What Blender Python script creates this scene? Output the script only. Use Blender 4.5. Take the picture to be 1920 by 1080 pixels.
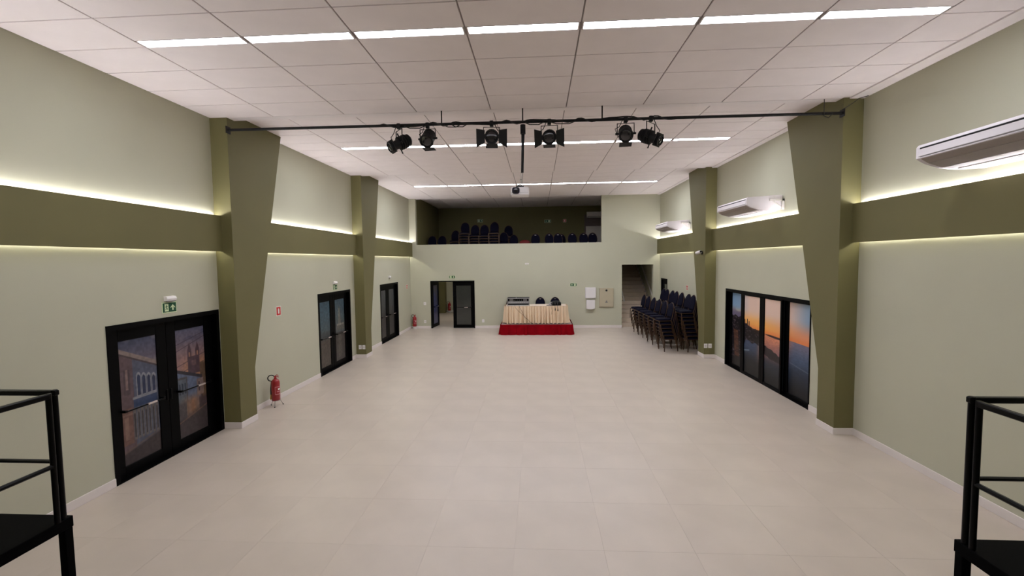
import bpy, math, random
import numpy as np
from mathutils import Matrix, Vector
random.seed(7)
PI = math.pi
for o in list(bpy.data.objects):
    bpy.data.objects.remove(o, do_unlink=True)
scene = bpy.context.scene
COL = scene.collection

# ------------------------------------------------------------------ camera, world, exposure
cam_d = bpy.data.cameras.new('camera')
cam_d.sensor_width = 36.0
cam_d.lens = 844.51 / 1920 * 36.0
cam_d.clip_start = 0.05
cam_o = bpy.data.objects.new('camera', cam_d)
COL.objects.link(cam_o)
cam_o.matrix_world = Matrix(((0.99822, 0.00862, 0.05906, 0.0), (0.05843, 0.06068, -0.99645, 0.0),
                             (-0.01218, 0.99812, 0.06006, 2.936), (0, 0, 0, 1)))
scene.camera = cam_o
world = bpy.data.worlds.new('world')
scene.world = world
world.use_nodes = True
world.node_tree.nodes['Background'].inputs[0].default_value = (0.05, 0.055, 0.06, 1)
world.node_tree.nodes['Background'].inputs[1].default_value = 0.3
scene.view_settings.view_transform = 'Standard'
scene.view_settings.look = 'None'
scene.view_settings.gamma = 1.0
scene.view_settings.use_curve_mapping = False
scene.view_settings.exposure = 0.0
PANEL_STRENGTH = (38.0, 48.0, 68.0)      # ceiling light diffusers, nearest to farthest row
LED_TOP = 150.0             # cove strips on top of the wall bands
LED_BOT = 60.0              # strips under the wall bands

# ------------------------------------------------------------------ fitted room dimensions (metres)
XL, XR = -5.641, 5.166
H1, H2, H3 = 5.456, 5.565, 5.680
S1, S2 = 7.80, 13.60
YF, YB = -3.0, 19.558
YC1, YC2 = 7.606, 13.476
PC = 0.31
BT, BB, BP = 3.784, 3.164, 0.12
TX0 = -4.522
BAL_Y = 24.16

# ------------------------------------------------------------------ materials
def lin(c):
    return tuple(((v / 255) / 12.92 if v / 255 <= 0.04045 else ((v / 255 + 0.055) / 1.055) ** 2.4) for v in c)

MATS = {}
def mat(name, rgb, rough=0.6, metal=0.0, var=0.04, scale=6.0, bump=0.0, coat=0.0, spec=0.5, bscale=60.0):
    if name in MATS:
        return MATS[name]
    m = bpy.data.materials.new(name)
    m.use_nodes = True
    nt = m.node_tree
    b = nt.nodes['Principled BSDF']
    c = lin(rgb)
    tc = nt.nodes.new('ShaderNodeTexCoord')
    nz = nt.nodes.new('ShaderNodeTexNoise')
    nz.inputs['Scale'].default_value = scale
    nz.inputs['Detail'].default_value = 4
    nt.links.new(tc.outputs['Object'], nz.inputs['Vector'])
    rp = nt.nodes.new('ShaderNodeValToRGB')
    rp.color_ramp.elements[0].position = 0.3
    rp.color_ramp.elements[1].position = 0.7
    rp.color_ramp.elements[0].color = (*[max(0, v * (1 - var)) for v in c], 1)
    rp.color_ramp.elements[1].color = (*[min(1, v * (1 + var)) for v in c], 1)
    nt.links.new(nz.outputs['Fac'], rp.inputs['Fac'])
    nt.links.new(rp.outputs['Color'], b.inputs['Base Color'])
    b.inputs['Roughness'].default_value = rough
    b.inputs['Metallic'].default_value = metal
    b.inputs['Specular IOR Level'].default_value = spec
    b.inputs['Coat Weight'].default_value = coat
    b.inputs['Coat Roughness'].default_value = 0.08
    if bump > 0:
        n2 = nt.nodes.new('ShaderNodeTexNoise')
        n2.inputs['Scale'].default_value = bscale
        n2.inputs['Detail'].default_value = 3
        nt.links.new(tc.outputs['Object'], n2.inputs['Vector'])
        bp = nt.nodes.new('ShaderNodeBump')
        bp.inputs['Strength'].default_value = bump
        bp.inputs['Distance'].default_value = 0.01
        nt.links.new(n2.outputs['Fac'], bp.inputs['Height'])
        nt.links.new(bp.outputs['Normal'], b.inputs['Normal'])
    MATS[name] = m
    return m

def emit(name, rgb, strength):
    m = bpy.data.materials.new(name)
    m.use_nodes = True
    b = m.node_tree.nodes['Principled BSDF']
    b.inputs['Base Color'].default_value = (0.8, 0.8, 0.8, 1)
    b.inputs['Emission Color'].default_value = (*rgb, 1)
    b.inputs['Emission Strength'].default_value = strength
    MATS[name] = m
    return m

def print_mat(name, rough=0.3, coat=0.5):
    m = bpy.data.materials.new(name)
    m.use_nodes = True
    nt = m.node_tree
    b = nt.nodes['Principled BSDF']
    a = nt.nodes.new('ShaderNodeAttribute')
    a.attribute_name = 'Col'
    nt.links.new(a.outputs['Color'], b.inputs['Base Color'])
    b.inputs['Roughness'].default_value = rough
    b.inputs['Specular IOR Level'].default_value = 0.25
    b.inputs['Coat Weight'].default_value = coat
    b.inputs['Coat Roughness'].default_value = 0.1
    MATS[name] = m
    return m

mat('sage', (188, 187, 166), 0.75, var=0.02, scale=1.2, bump=0.05)
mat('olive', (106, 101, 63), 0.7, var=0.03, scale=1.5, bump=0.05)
mat('skirting', (226, 218, 214), 0.35, var=0.015)
mat('tile_white', (238, 229, 229), 0.85, var=0.02, scale=3, bump=0.08, bscale=120)
mat('grid_grey', (138, 126, 124), 0.6, var=0.02)
mat('plaster_white', (236, 228, 228), 0.7, var=0.02)
mat('floor_tile', (196, 184, 172), 0.34, var=0.05, scale=1.6, bump=0.01, bscale=8)
mat('grout', (189, 177, 168), 0.8, var=0.03)
mat('black_frame', (2, 2, 3), 0.5, var=0.1, spec=0.08)
mat('black_steel', (2, 2, 3), 0.35, var=0.1, spec=0.12)
mat('deck_black', (2, 2, 3), 0.6, var=0.1, spec=0.03)
mat('black_matte', (7, 6, 8), 0.55, var=0.1, spec=0.3)
mat('dark_glass', (44, 46, 44), 0.12, var=0.05, coat=0.4)
mat('blue_reflection_glass', (36, 48, 112), 0.12, var=0.1, coat=0.5)  # blue is the open leaf's reflection, put into the base colour
mat('chrome', (215, 212, 212), 0.25, metal=1.0, var=0.02)
mat('bar_highlight', (205, 190, 184), 0.35, metal=0.4, var=0.02)
mat('white_plastic', (230, 226, 226), 0.4, var=0.01)
mat('pale_plastic', (205, 200, 196), 0.45, var=0.01)
mat('ac_white', (224, 218, 222), 0.35, var=0.01)
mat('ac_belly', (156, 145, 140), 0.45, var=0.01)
mat('red_paint', (150, 12, 26), 0.28, var=0.05, coat=0.4)
mat('red_sign', (196, 34, 34), 0.5, var=0.03)
mat('sign_white', (232, 232, 222), 0.5, var=0.01)
mat('sign_green', (8, 74, 44), 0.5, var=0.03)
mat('sign_glow', (214, 228, 186), 0.5, var=0.02)
mat('label_pink', (205, 130, 140), 0.5, var=0.03)
mat('rubber', (22, 22, 22), 0.6, var=0.1)
mat('brass', (190, 150, 80), 0.35, metal=0.8, var=0.05)
mat('steel', (165, 160, 156), 0.3, metal=0.9, var=0.03)
mat('panel_beige', (182, 172, 148), 0.5, var=0.02)
mat('navy', (6, 6, 28), 0.85, var=0.12, spec=0.15, scale=25, bump=0.1, bscale=220)
mat('bronze_tube', (74, 53, 37), 0.4, metal=0.35, var=0.06)
mat('cloth_tan', (224, 200, 170), 0.8, var=0.04, scale=5, bump=0.05, bscale=150)
mat('cloth_white', (226, 208, 190), 0.8, var=0.03)
mat('cloth_red', (130, 0, 14), 0.9, spec=0.1, var=0.12, scale=6, bump=0.05, bscale=150)
mat('platform_top', (176, 152, 148), 0.7, var=0.05)
mat('case_silver', (176, 174, 176), 0.35, metal=0.6, var=0.03)
mat('case_grey', (120, 118, 120), 0.4, var=0.05)
mat('stair_stone', (206, 190, 174), 0.6, var=0.06, scale=4)
mat('lens_glass', (24, 22, 26), 0.15, var=0.1, coat=0.4)
mat('projector_lens', (20, 22, 40), 0.1, var=0.1, coat=1.0)
mat('rail_grey', (196, 190, 186), 0.35, metal=0.2, var=0.02)
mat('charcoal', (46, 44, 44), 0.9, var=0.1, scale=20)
mat('maroon', (110, 26, 26), 0.7, var=0.05)
mat('door_brown', (96, 82, 78), 0.5, var=0.06)
for _k in range(3):
    emit('panel_light_%d' % _k, (0.97, 0.985, 1.075), PANEL_STRENGTH[_k])
emit('led_top', (1.0, 0.975, 1.03), LED_TOP)
emit('led_bottom', (1.0, 0.97, 0.86), LED_BOT)
print_mat('print_left', 0.35, 0.08)
print_mat('print_right', 0.35, 0.0)

# ------------------------------------------------------------------ mesh builder
class MB:
    def __init__(s):
        s.v, s.f, s.sm, s.T = [], [], [], None
    def _add(s, vs, fs, smooth=False):
        n = len(s.v)
        if s.T is not None:
            vs = [tuple(s.T @ Vector(p)) for p in vs]
        s.v += [tuple(p) for p in vs]
        s.f += [tuple(i + n for i in f) for f in fs]
        s.sm += [smooth] * len(fs)
        return s
    def box(s, x0, x1, y0, y1, z0, z1):
        v = [(x0, y0, z0), (x1, y0, z0), (x1, y1, z0), (x0, y1, z0), (x0, y0, z1), (x1, y0, z1), (x1, y1, z1), (x0, y1, z1)]
        return s._add(v, [(0, 3, 2, 1), (4, 5, 6, 7), (0, 1, 5, 4), (1, 2, 6, 5), (2, 3, 7, 6), (3, 0, 4, 7)])
    def rbox(s, x0, x1, y0, y1, z0, z1, c=0.005):
        xs, ys, zs = (x0, x1), (y0, y1), (z0, z1)
        v, idx = [], {}
        for i in (0, 1):
            for j in (0, 1):
                for k in (0, 1):
                    sx, sy, sz = (c if i == 0 else -c), (c if j == 0 else -c), (c if k == 0 else -c)
                    for ax, p in enumerate(((xs[i], ys[j] + sy, zs[k] + sz), (xs[i] + sx, ys[j], zs[k] + sz), (xs[i] + sx, ys[j] + sy, zs[k]))):
                        idx[(i, j, k, ax)] = len(v)
                        v.append(p)
        f = []
        for i in (0, 1):
            q = [idx[(i, 0, 0, 0)], idx[(i, 1, 0, 0)], idx[(i, 1, 1, 0)], idx[(i, 0, 1, 0)]]
            f.append(tuple(q if i else q[::-1]))
            q = [idx[(0, i, 0, 1)], idx[(1, i, 0, 1)], idx[(1, i, 1, 1)], idx[(0, i, 1, 1)]]
            f.append(tuple(q[::-1] if i else q))
            q = [idx[(0, 0, i, 2)], idx[(1, 0, i, 2)], idx[(1, 1, i, 2)], idx[(0, 1, i, 2)]]
            f.append(tuple(q if i else q[::-1]))
        for a in (0, 1):
            for b in (0, 1):
                f.append((idx[(0, a, b, 1)], idx[(1, a, b, 1)], idx[(1, a, b, 2)], idx[(0, a, b, 2)]))
                f.append((idx[(a, 0, b, 0)], idx[(a, 1, b, 0)], idx[(a, 1, b, 2)], idx[(a, 0, b, 2)]))
                f.append((idx[(a, b, 0, 0)], idx[(a, b, 1, 0)], idx[(a, b, 1, 1)], idx[(a, b, 0, 1)]))
        for i in (0, 1):
            for j in (0, 1):
                for k in (0, 1):
                    f.append((idx[(i, j, k, 0)], idx[(i, j, k, 1)], idx[(i, j, k, 2)]))
        return s._add(v, f)
    def tube(s, path, r, n=8, cap=True, square=False):
        path = [Vector(p) for p in path]
        rs = r if isinstance(r, (list, tuple)) else [r] * len(path)
        if square:
            n = 4
        t0 = (path[1] - path[0]).normalized()
        up = Vector((0, 0, 1)) if abs(t0.z) < 0.9 else Vector((0, 1, 0))
        u = t0.cross(up).normalized()
        vs, fs = [], []
        for i, p in enumerate(path):
            if i == 0:
                t = t0
            elif i == len(path) - 1:
                t = (path[i] - path[i - 1]).normalized()
            else:
                t = ((path[i] - path[i - 1]).normalized() + (path[i + 1] - path[i]).normalized()).normalized()
            u = (u - t * u.dot(t))
            if u.length < 1e-5:
                u = t.orthogonal()
            u.normalize()
            w = t.cross(u)
            for k in range(n):
                a = 2 * PI * (k + 0.5) / n
                rr = rs[i] * (math.sqrt(2) if square else 1)
                vs.append(p + u * math.cos(a) * rr + w * math.sin(a) * rr)
        for i in range(len(path) - 1):
            for k in range(n):
                a, b = i * n + k, i * n + (k + 1) % n
                fs.append((a, b, b + n, a + n))
        if cap:
            fs.append(tuple(range(n))[::-1])
            fs.append(tuple(range((len(path) - 1) * n, len(path) * n)))
        return s._add(vs, fs, not square)
    def lathe(s, prof, n=20, org=(0, 0, 0)):
        # prof: (radius, z) bottom to top around the z axis
        vs, fs = [], []
        for r, z in prof:
            for k in range(n):
                a = 2 * PI * k / n
                vs.append((org[0] + r * math.cos(a), org[1] + r * math.sin(a), org[2] + z))
        for i in range(len(prof) - 1):
            for k in range(n):
                a, b = i * n + k, i * n + (k + 1) % n
                fs.append((a, b, b + n, a + n))
        fs.append(tuple(range(n))[::-1])
        fs.append(tuple(range((len(prof) - 1) * n, len(prof) * n)))
        return s._add(vs, fs, True)
    def prism(s, poly, axis, a, b):
        # poly in the two other axes (in axis order), extruded along axis from a to b
        n = len(poly)
        def P(p, t):
            return {'x': (t, p[0], p[1]), 'y': (p[0], t, p[1]), 'z': (p[0], p[1], t)}[axis]
        vs = [P(p, a) for p in poly] + [P(p, b) for p in poly]
        fs = [tuple(range(n)), tuple(range(2 * n - 1, n - 1, -1))]
        for i in range(n):
            j = (i + 1) % n
            fs.append((j, i, i + n, j + n))
        return s._add(vs, fs)
    def mesh(s, name, m):
        me = bpy.data.meshes.new(name)
        me.from_pydata(s.v, [], s.f)
        me.polygons.foreach_set('use_smooth', s.sm)
        me.materials.append(MATS[m] if isinstance(m, str) else m)
        import bmesh
        bm = bmesh.new()
        bm.from_mesh(me)
        bmesh.ops.recalc_face_normals(bm, faces=bm.faces)
        for e in bm.edges:
            if len(e.link_faces) == 2 and e.calc_face_angle(0) > 0.7:
                e.smooth = False
        bm.to_mesh(me)
        bm.free()
        return me
    def build(s, name, m, parent=None, loc=(0, 0, 0), rot=(0, 0, 0)):
        return link(name, s.mesh(name, m), parent, loc, rot)

def link(name, me, parent=None, loc=(0, 0, 0), rot=(0, 0, 0)):
    o = bpy.data.objects.new(name, me)
    COL.objects.link(o)
    o.location = loc
    o.rotation_euler = rot
    o.parent = parent
    return o

def tag(o, label, cat=None, group=None, kind=None):
    if label: o['label'] = label
    if cat: o['category'] = cat
    if group: o['group'] = group
    if kind: o['kind'] = kind
    return o

def thing(name, label, cat, loc=(0, 0, 0), rz=0.0, group=None, kind=None):
    o = bpy.data.objects.new(name, None)
    COL.objects.link(o)
    o.empty_display_size = 0.1
    o.location = loc
    o.rotation_euler = (0, 0, rz)
    return tag(o, label, cat, group, kind)

LEFT, RIGHT, BACK = PI / 2, -PI / 2, 0.0      # wall things face local -y
ORD = ['first', 'second', 'third', 'fourth', 'fifth', 'sixth', 'seventh', 'eighth', 'ninth']
bx = lambda *a: MB().box(*a)
rb = lambda *a: MB().rbox(*a)

# ------------------------------------------------------------------ room shell
D1, D2, D3 = (5.505, 7.580), (11.160, 13.140), (15.700, 17.745)
DH = 2.147
SL = (8.82, 12.735)
SLH = 2.11

# floor: 0.905 m porcelain tiles on a grout bed
floor = bx(XL - 0.25, XR + 0.25, YF, YB, -0.2, -0.004).build('floor', 'grout')
tag(floor, 'glossy beige square-tiled floor of the empty hall', 'floor', kind='structure')
ft_cache = {}
FT = 0.905
xs = [XL] + [x for x in (-1.172 + FT * k for k in range(-10, 12)) if XL + 0.02 < x < XR - 0.02] + [XR]
ys = [y for y in (4.43 + FT * k for k in range(-2, 30)) if y < YB - 0.02] + [YB]
for j in range(len(ys) - 1):
    for i in range(len(xs) - 1):
        w, d = xs[i + 1] - xs[i] - 0.0012, ys[j + 1] - ys[j] - 0.0012
        key = (round(w, 3), round(d, 3))
        if key not in ft_cache:
            ft_cache[key] = rb(-w / 2, w / 2, -d / 2, d / 2, -0.01, 0, 0.0003).mesh('tile', 'floor_tile')
        link('tile', ft_cache[key], floor, ((xs[i] + xs[i + 1]) / 2, (ys[j] + ys[j + 1]) / 2, 0))
bx(XL, XR, YF, ys[0], -0.01, 0).build('floor_area', 'floor_tile', floor)

def wall_with_openings(name, x0, x1, ops, label):
    m = MB()
    y = YF
    for a, b, h in ops:
        m.box(x0, x1, y, a, 0, 5.9)
        m.box(x0, x1, a, b, h, 5.9)
        y = b
    m.box(x0, x1, y, YB + 0.2, 0, 5.9)
    return tag(m.build(name, 'sage'), label, 'wall', kind='structure')
wall_with_openings('wall_left', XL - 0.25, XL, [(D1[0], D1[1], DH), (D2[0], D2[1], DH), (D3[0], D3[1], DH)],
                   'sage green left wall with three black double doors')
wall_with_openings('wall_right', XR, XR + 0.25, [(SL[0], SL[1], SLH), (18.42, 19.32, 2.14)],
                   'sage green right wall with sliding photo doors')
BDX = (-4.757, -2.80)
BDH = 2.10
STX = (3.570, 4.892)
BAL = (-5.352, 2.708, 3.685)
m = MB()
ya, yb = YB, YB + 0.2
m.box(XL, BDX[0], ya, yb, 0, 3.685).box(BDX[0], BDX[1], ya, yb, BDH, 3.685).box(BDX[1], STX[0], ya, yb, 0, 3.685)
m.box(STX[0], STX[1], ya, yb, 2.715, 3.685).box(STX[1], XR, ya, yb, 0, 3.685)
m.box(XL, BAL[0], ya, yb, 3.685, 5.9).box(BAL[1], XR, ya, yb, 3.685, 5.9)
tag(m.build('wall_back', 'sage'), 'sage green end wall below and beside the dark balcony opening', 'wall', kind='structure')
tag(bx(XL - 0.25, XR + 0.25, YF - 0.2, YF, 0, 5.9).build('wall_front', 'sage'), 'sage green wall behind the stage', 'wall', kind='structure')

# ceiling sections, each stepping up, with loose mineral tiles
def cuts(y0, y1, ref):
    k0 = math.ceil((y0 - ref) / 0.63 + 0.02)
    r = []
    k = k0
    while ref + 0.63 * k < y1 - 0.03:
        r.append(ref + 0.63 * k)
        k += 1
    return r
tile_cache = {}
def ceiling(label, y0, y1, H, ref, light, xa=XL, xb=XR, ytile=None, end_border=True):
    c = bx(xa, xb, y0, y1, H + 0.012, 5.95).build('ceiling', 'grid_grey')
    tag(c, label, 'ceiling', kind='structure')
    rows = cuts(ytile if ytile is not None else y0, y1, ref)
    cols = [xa] + [TX0 + 1.25 * i for i in range(-1, 9) if xa + 0.05 < TX0 + 1.25 * i < xb - 0.05] + [xb]
    if rows[0] - y0 > 0.02:
        bx(xa, xb, y0, rows[0] - 0.004, H, H + 0.02).build('border_strip', 'plaster_white', c)
    if y1 - rows[-1] > 0.02:
        bx(xa, xb, rows[-1] + 0.004, y1, H, H + 0.02).build('border_strip', 'plaster_white', c)
    for j in range(len(rows) - 1):
        for i in range(len(cols) - 1):
            a, b = rows[j], rows[j + 1]
            if light and abs(b - light) < 0.01 and 0 < i < len(cols) - 1 and cols[i] > TX0 - 0.1 and cols[i] < TX0 + 8.7:
                b -= 0.145
            w, d = cols[i + 1] - cols[i] - 0.017, b - a - 0.013
            key = (round(w, 3), round(d, 3))
            if key not in tile_cache:
                tile_cache[key] = rb(-w / 2, w / 2, -d / 2, d / 2, 0, 0.016, 0.0025).mesh('ceiling_tile', 'tile_white')
            link('ceiling_tile', tile_cache[key], c, ((cols[i] + cols[i + 1]) / 2, (a + b) / 2, H))
    return c
ceiling('white tiled ceiling section nearest the camera, lowest level', YF, S1, H1, 5.123, 5.123, ytile=2.5)
ceiling('white tiled middle ceiling section between the two column pairs', S1, S2, H2, 10.40, 10.40)
ceiling('white tiled ceiling section nearest the balcony', S2, YB + 0.2, H3, 16.46, 16.46)
ceiling('dim tiled ceiling inside the balcony', YB + 0.2, BAL_Y, H3 + 0.11, 16.46, None, BAL[0], 3.5)

def light_row(H, yn, desc, row):
    for i in range(7):
        x = TX0 + 1.25 * i + 0.625
        t = thing('ceiling_light', '%s white light panel from the left in the %s ceiling row' % (ORD[i], desc), 'light',
                  (x, yn - 0.0725, H), 0, 'recessed light panels')
        m = MB().box(-0.607, 0.607, -0.0715, -0.068, -0.002, 0.05).box(-0.607, 0.607, 0.068, 0.0715, -0.003, 0.05)
        m.box(-0.607, -0.593, -0.068, 0.068, -0.003, 0.05).box(0.593, 0.607, -0.068, 0.068, -0.003, 0.05)
        m.box(-0.604, 0.604, -0.068, 0.068, 0.04, 0.05)
        m.build('housing', 'plaster_white', t)
        bx(-0.592, 0.592, -0.0675, 0.0675, 0.0, 0.006).build('diffuser', 'panel_light_%d' % row, t)
light_row(H1, 5.123, 'nearest', 0)
light_row(H2, 10.40, 'middle', 1)
light_row(H3, 16.46, 'farthest', 2)

# plaster edge along the right wall
for n, (y0, y1, H) in enumerate(((YF, S1, H1), (S1, S2, H2), (S2, YB, H3))):
    tag(bx(XR - (0.22, 0.15, 0.12)[n], XR, y0, y1, H - 0.02, H + 0.004).build('trim_%d' % (n + 1), 'plaster_white'),
        'white plaster edge strip where the %s ceiling section meets the right wall' % ('nearest', 'middle', 'farthest')[n], 'trim', kind='structure')

# columns that flare towards the far side
def column(x0, x1, yc, foot, tz, flare, label):
    top = 5.72
    poly = [(yc, 0), (yc + foot, 0), (yc + foot, tz), (yc + flare, top), (yc, top)]
    tag(MB().prism(poly, 'x', x0, x1).build('column', 'olive'), label, 'column', 'flared wall columns', 'structure')
column(XL, XL + PC, YC1, 0.455, 1.0, 1.68, 'nearer olive flared column on the left wall')
column(XR - PC, XR, YC1, 0.455, 1.0, 1.68, 'nearer olive flared column on the right wall')
column(XL, XL + PC, YC2, 0.48, 0.87, 1.54, 'farther olive flared column on the left wall')
column(XR - PC, XR, YC2, 0.48, 0.87, 1.54, 'farther olive flared column on the right wall')

# wall bands with cove strips
n = 3
for side, sx, xw in (('left', 1, XL), ('right', -1, XR)):
    for a, b, d in ((YF, YC1, 'nearest the camera'), (YC1 + 0.5, YC2, 'between its two columns'), (YC2 + 0.5, YB, 'next to the end wall')):
        n += 1
        t = thing('trim_%d' % n, 'olive horizontal band on the %s wall %s, lit from behind' % (side, d), 'trim', (xw, a, 0), 0, kind='structure')
        L = b - a
        X = lambda u, v: (min(u * sx, v * sx), max(u * sx, v * sx))
        mm = MB()
        mm.box(*X(BP - 0.03, BP), 0, L, BB, BT).box(*X(0, BP - 0.03), 0, L, BT - 0.05, BT - 0.03).box(*X(0, BP - 0.03), 0, L, BB + 0.05, BB + 0.07)
        mm.build('board', 'olive', t)
        e = 0.05
        bx(*X(0.012, 0.024), e, L - e, BT - 0.03, BT - 0.022).build('light_strip', 'led_top', t)
        bx(*X(0.010, 0.018), e, L - e, BB + 0.042, BB + 0.05).build('light_strip', 'led_bottom', t)

# baseboards
def baseboard(name, x0, x1, y0, y1, label):
    tag(rb(x0, x1, y0, y1, 0, 0.112, 0.003).build(name, 'skirting'), label, 'baseboard', kind='structure')
BTK = 0.016
for side, xw, s in (('left', XL, 1), ('right', XR, -1)):
    ops = [D1, D2, D3] if side == 'left' else [SL, (18.42, 19.32)]
    runs = []
    y = YF
    stops = sorted([(a, b, 'd') for a, b in ops] + [(YC1, YC1 + 0.455, 'c'), (YC2, YC2 + 0.48, 'c')])
    for a, b, k in stops:
        if a - y > 0.03:
            runs.append((y, a))
        y = b
    runs.append((y, YB))
    for q, (a, b) in enumerate(runs):
        baseboard('baseboard_' + side, min(xw, xw + s * BTK), max(xw, xw + s * BTK), a, b,
                  'white baseboard, %s run from the camera along the %s wall' % (ORD[q], side))
    for yc, ft, d in ((YC1, 0.455, 'nearer'), (YC2, 0.48, 'farther')):
        m = MB()
        xf = xw + s * PC
        m.rbox(min(xw, xf + s * BTK), max(xw, xf + s * BTK), yc - BTK, yc, 0, 0.112, 0.003)
        m.rbox(min(xf, xf + s * BTK), max(xf, xf + s * BTK), yc, yc + ft, 0, 0.112, 0.003)
        tag(m.build('baseboard_' + side, 'skirting'), 'white baseboard around the foot of the %s %s column' % (d, side), 'baseboard', kind='structure')
for a, b, d in ((XL, BDX[0], 'left of the open door'), (BDX[1], STX[0], 'behind the table'), (STX[1], XR, 'right of the stairs')):
    baseboard('baseboard_back', a, b, YB - BTK, YB, 'white baseboard on the end wall ' + d)

# ------------------------------------------------------------------ printed glass panes
def paint_pane(nx, ny, fn):
    s, t = np.meshgrid((np.arange(nx) + 0.5) / nx, (np.arange(ny) + 0.5) / ny)
    return fn(s, t)                       # (ny, nx, 3) sRGB 0..255, t = 0 at the top
def mixc(a, b, k):
    k = np.clip(k, 0, 1)[..., None]
    return np.asarray(a, float) * (1 - k) + np.asarray(b, float) * k
def sstep(a, b, x):
    k = np.clip((x - a) / (b - a), 0, 1)
    return k * k * (3 - 2 * k)
def vnoise(s, t, fx, fy, seed):
    r = np.random.RandomState(seed)
    g = r.rand(int(fy) + 3, int(fx) + 3)
    x, y = s * fx, t * fy
    i, j = np.clip(x.astype(int), 0, int(fx)), np.clip(y.astype(int), 0, int(fy))
    u, v = x - i, y - j
    u, v = u * u * (3 - 2 * u), v * v * (3 - 2 * v)
    return (g[j, i] * (1 - u) + g[j, i + 1] * u) * (1 - v) + (g[j + 1, i] * (1 - u) + g[j + 1, i + 1] * u) * v
def pane(name, w, h, fn, material, parent, loc, nx=90, ny=250, ink=1.0):
    img = paint_pane(2 * (nx + 1), 2 * (ny + 1), fn) * ink
    img = (img[0::2, 0::2] + img[1::2, 0::2] + img[0::2, 1::2] + img[1::2, 1::2]) / 4
    m = MB()
    vs = [(w * i / nx - w / 2, 0, h * (1 - j / ny)) for j in range(ny + 1) for i in range(nx + 1)]
    fs = [(j * (nx + 1) + i, (j + 1) * (nx + 1) + i, (j + 1) * (nx + 1) + i + 1, j * (nx + 1) + i + 1) for j in range(ny) for i in range(nx)]
    nv = len(vs)
    vs += [(-w / 2, 0.002, 0), (w / 2, 0.002, 0), (w / 2, 0.002, h), (-w / 2, 0.002, h), (-w / 2, 0.01, 0), (w / 2, 0.01, 0), (w / 2, 0.01, h), (-w / 2, 0.01, h)]
    fs += [tuple(nv + k for k in q) for q in ((4, 7, 6, 5), (0, 1, 2, 3), (0, 4, 5, 1), (1, 5, 6, 2), (2, 6, 7, 3), (3, 7, 4, 0))]
    me = bpy.data.meshes.new(name)
    me.from_pydata(vs, [], fs)
    me.materials.append(MATS[material])
    at = me.color_attributes.new('Col', 'FLOAT_COLOR', 'POINT')
    c = img.reshape(-1, 3) / 255
    c = np.where(c <= 0.04045, c / 12.92, ((c + 0.055) / 1.055) ** 2.4)
    full = np.full((len(vs), 4), 0.02)
    full[:nv, :3] = c
    full[:, 3] = 1
    at.data.foreach_set('color', full.astype(np.float32).ravel())
    return link(name, me, parent, loc)

def rect(img, s, t, a, b, c, d, col, k=1.0):
    m = ((s >= a) & (s <= b) & (t >= c) & (t <= d)).astype(float) * k
    return mixc(img, col, m)

def pic_street_left(s, t):
    img = mixc((86, 92, 116), (142, 124, 134), t * 3.2)
    img = mixc(img, (176, 160, 158), sstep(0.5, 0.8, vnoise(s, t, 4, 14, 3)) * 0.35)
    roof = 0.06 + 0.16 * s
    body = sstep(0, 0.01, t - roof)
    img = mixc(img, (112, 92, 96), body)
    img = mixc(img, (156, 138, 132), ((t - roof > 0.0) & (t - roof < 0.035)).astype(float))
    img = mixc(img, (88, 74, 78), ((t - roof > 0.035) & (t - roof < 0.05)).astype(float))
    blue = ((s > 0.34) & (t > roof + 0.05)).astype(float)
    img = mixc(img, (98, 104, 124), blue)
    for q in range(4):                                   # arched upper windows
        cx = 0.48 + 0.135 * q
        top = 0.30 + 0.012 * q
        w = np.abs(s - cx)
        arch = ((w < 0.042) & (t > top + (w / 0.042) ** 2 * 0.02) & (t < 0.47)).astype(float)
        rim = ((w < 0.060) & (t > top - 0.02 + (w / 0.06) ** 2 * 0.02) & (t < 0.475)).astype(float)
        img = mixc(img, (160, 160, 168), rim)
        img = mixc(img, (52, 62, 92), arch)
    img = mixc(img, (92, 76, 82), ((s > 0.1) & (s < 0.26) & (t > 0.24) & (t < 0.44)).astype(float))
    img = mixc(img, (150, 124, 120), ((np.abs(s - 0.18) < 0.03) & (t > 0.24) & (t < 0.4)).astype(float))
    img = rect(img, s, t, 0.3, 0.95, 0.475, 0.495, (150, 152, 160))
    img = rect(img, s, t, 0.32, 0.95, 0.495, 0.56, (66, 82, 116))
    for q in range(7):                                   # ground-floor arches and pilasters
        cx = 0.33 + 0.1 * q
        w = np.abs(s - cx)
        img = mixc(img, (126, 118, 116), ((w < 0.036) & (t > 0.56 + w * 0.6) & (t < 0.82)).astype(float))
        img = mixc(img, (70, 66, 72), ((w < 0.02) & (t > 0.60 + w * 0.6) & (t < 0.80)).astype(float))
    img = mixc(img, (132, 98, 88), ((s < 0.28) & (t > 0.55) & (t < 0.84)).astype(float))
    img = mixc(img, (152, 118, 106), ((s < 0.28) & (np.abs(t - 0.6) < 0.008)).astype(float))
    img = mixc(img, (166, 134, 120), ((np.abs(s - 0.12) < 0.05) & (t > 0.62) & (t < 0.8)).astype(float) * 0.7)
    img = mixc(img, (74, 64, 66), sstep(0, 0.02, t - (0.9 - 0.08 * s)))
    img = mixc(img, (118, 100, 90), (np.abs(t - (0.9 - 0.08 * s)) < 0.008).astype(float) * 0.7)
    return img * (0.9 + 0.2 * vnoise(s, t, 20, 50, 5))[..., None]

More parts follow.
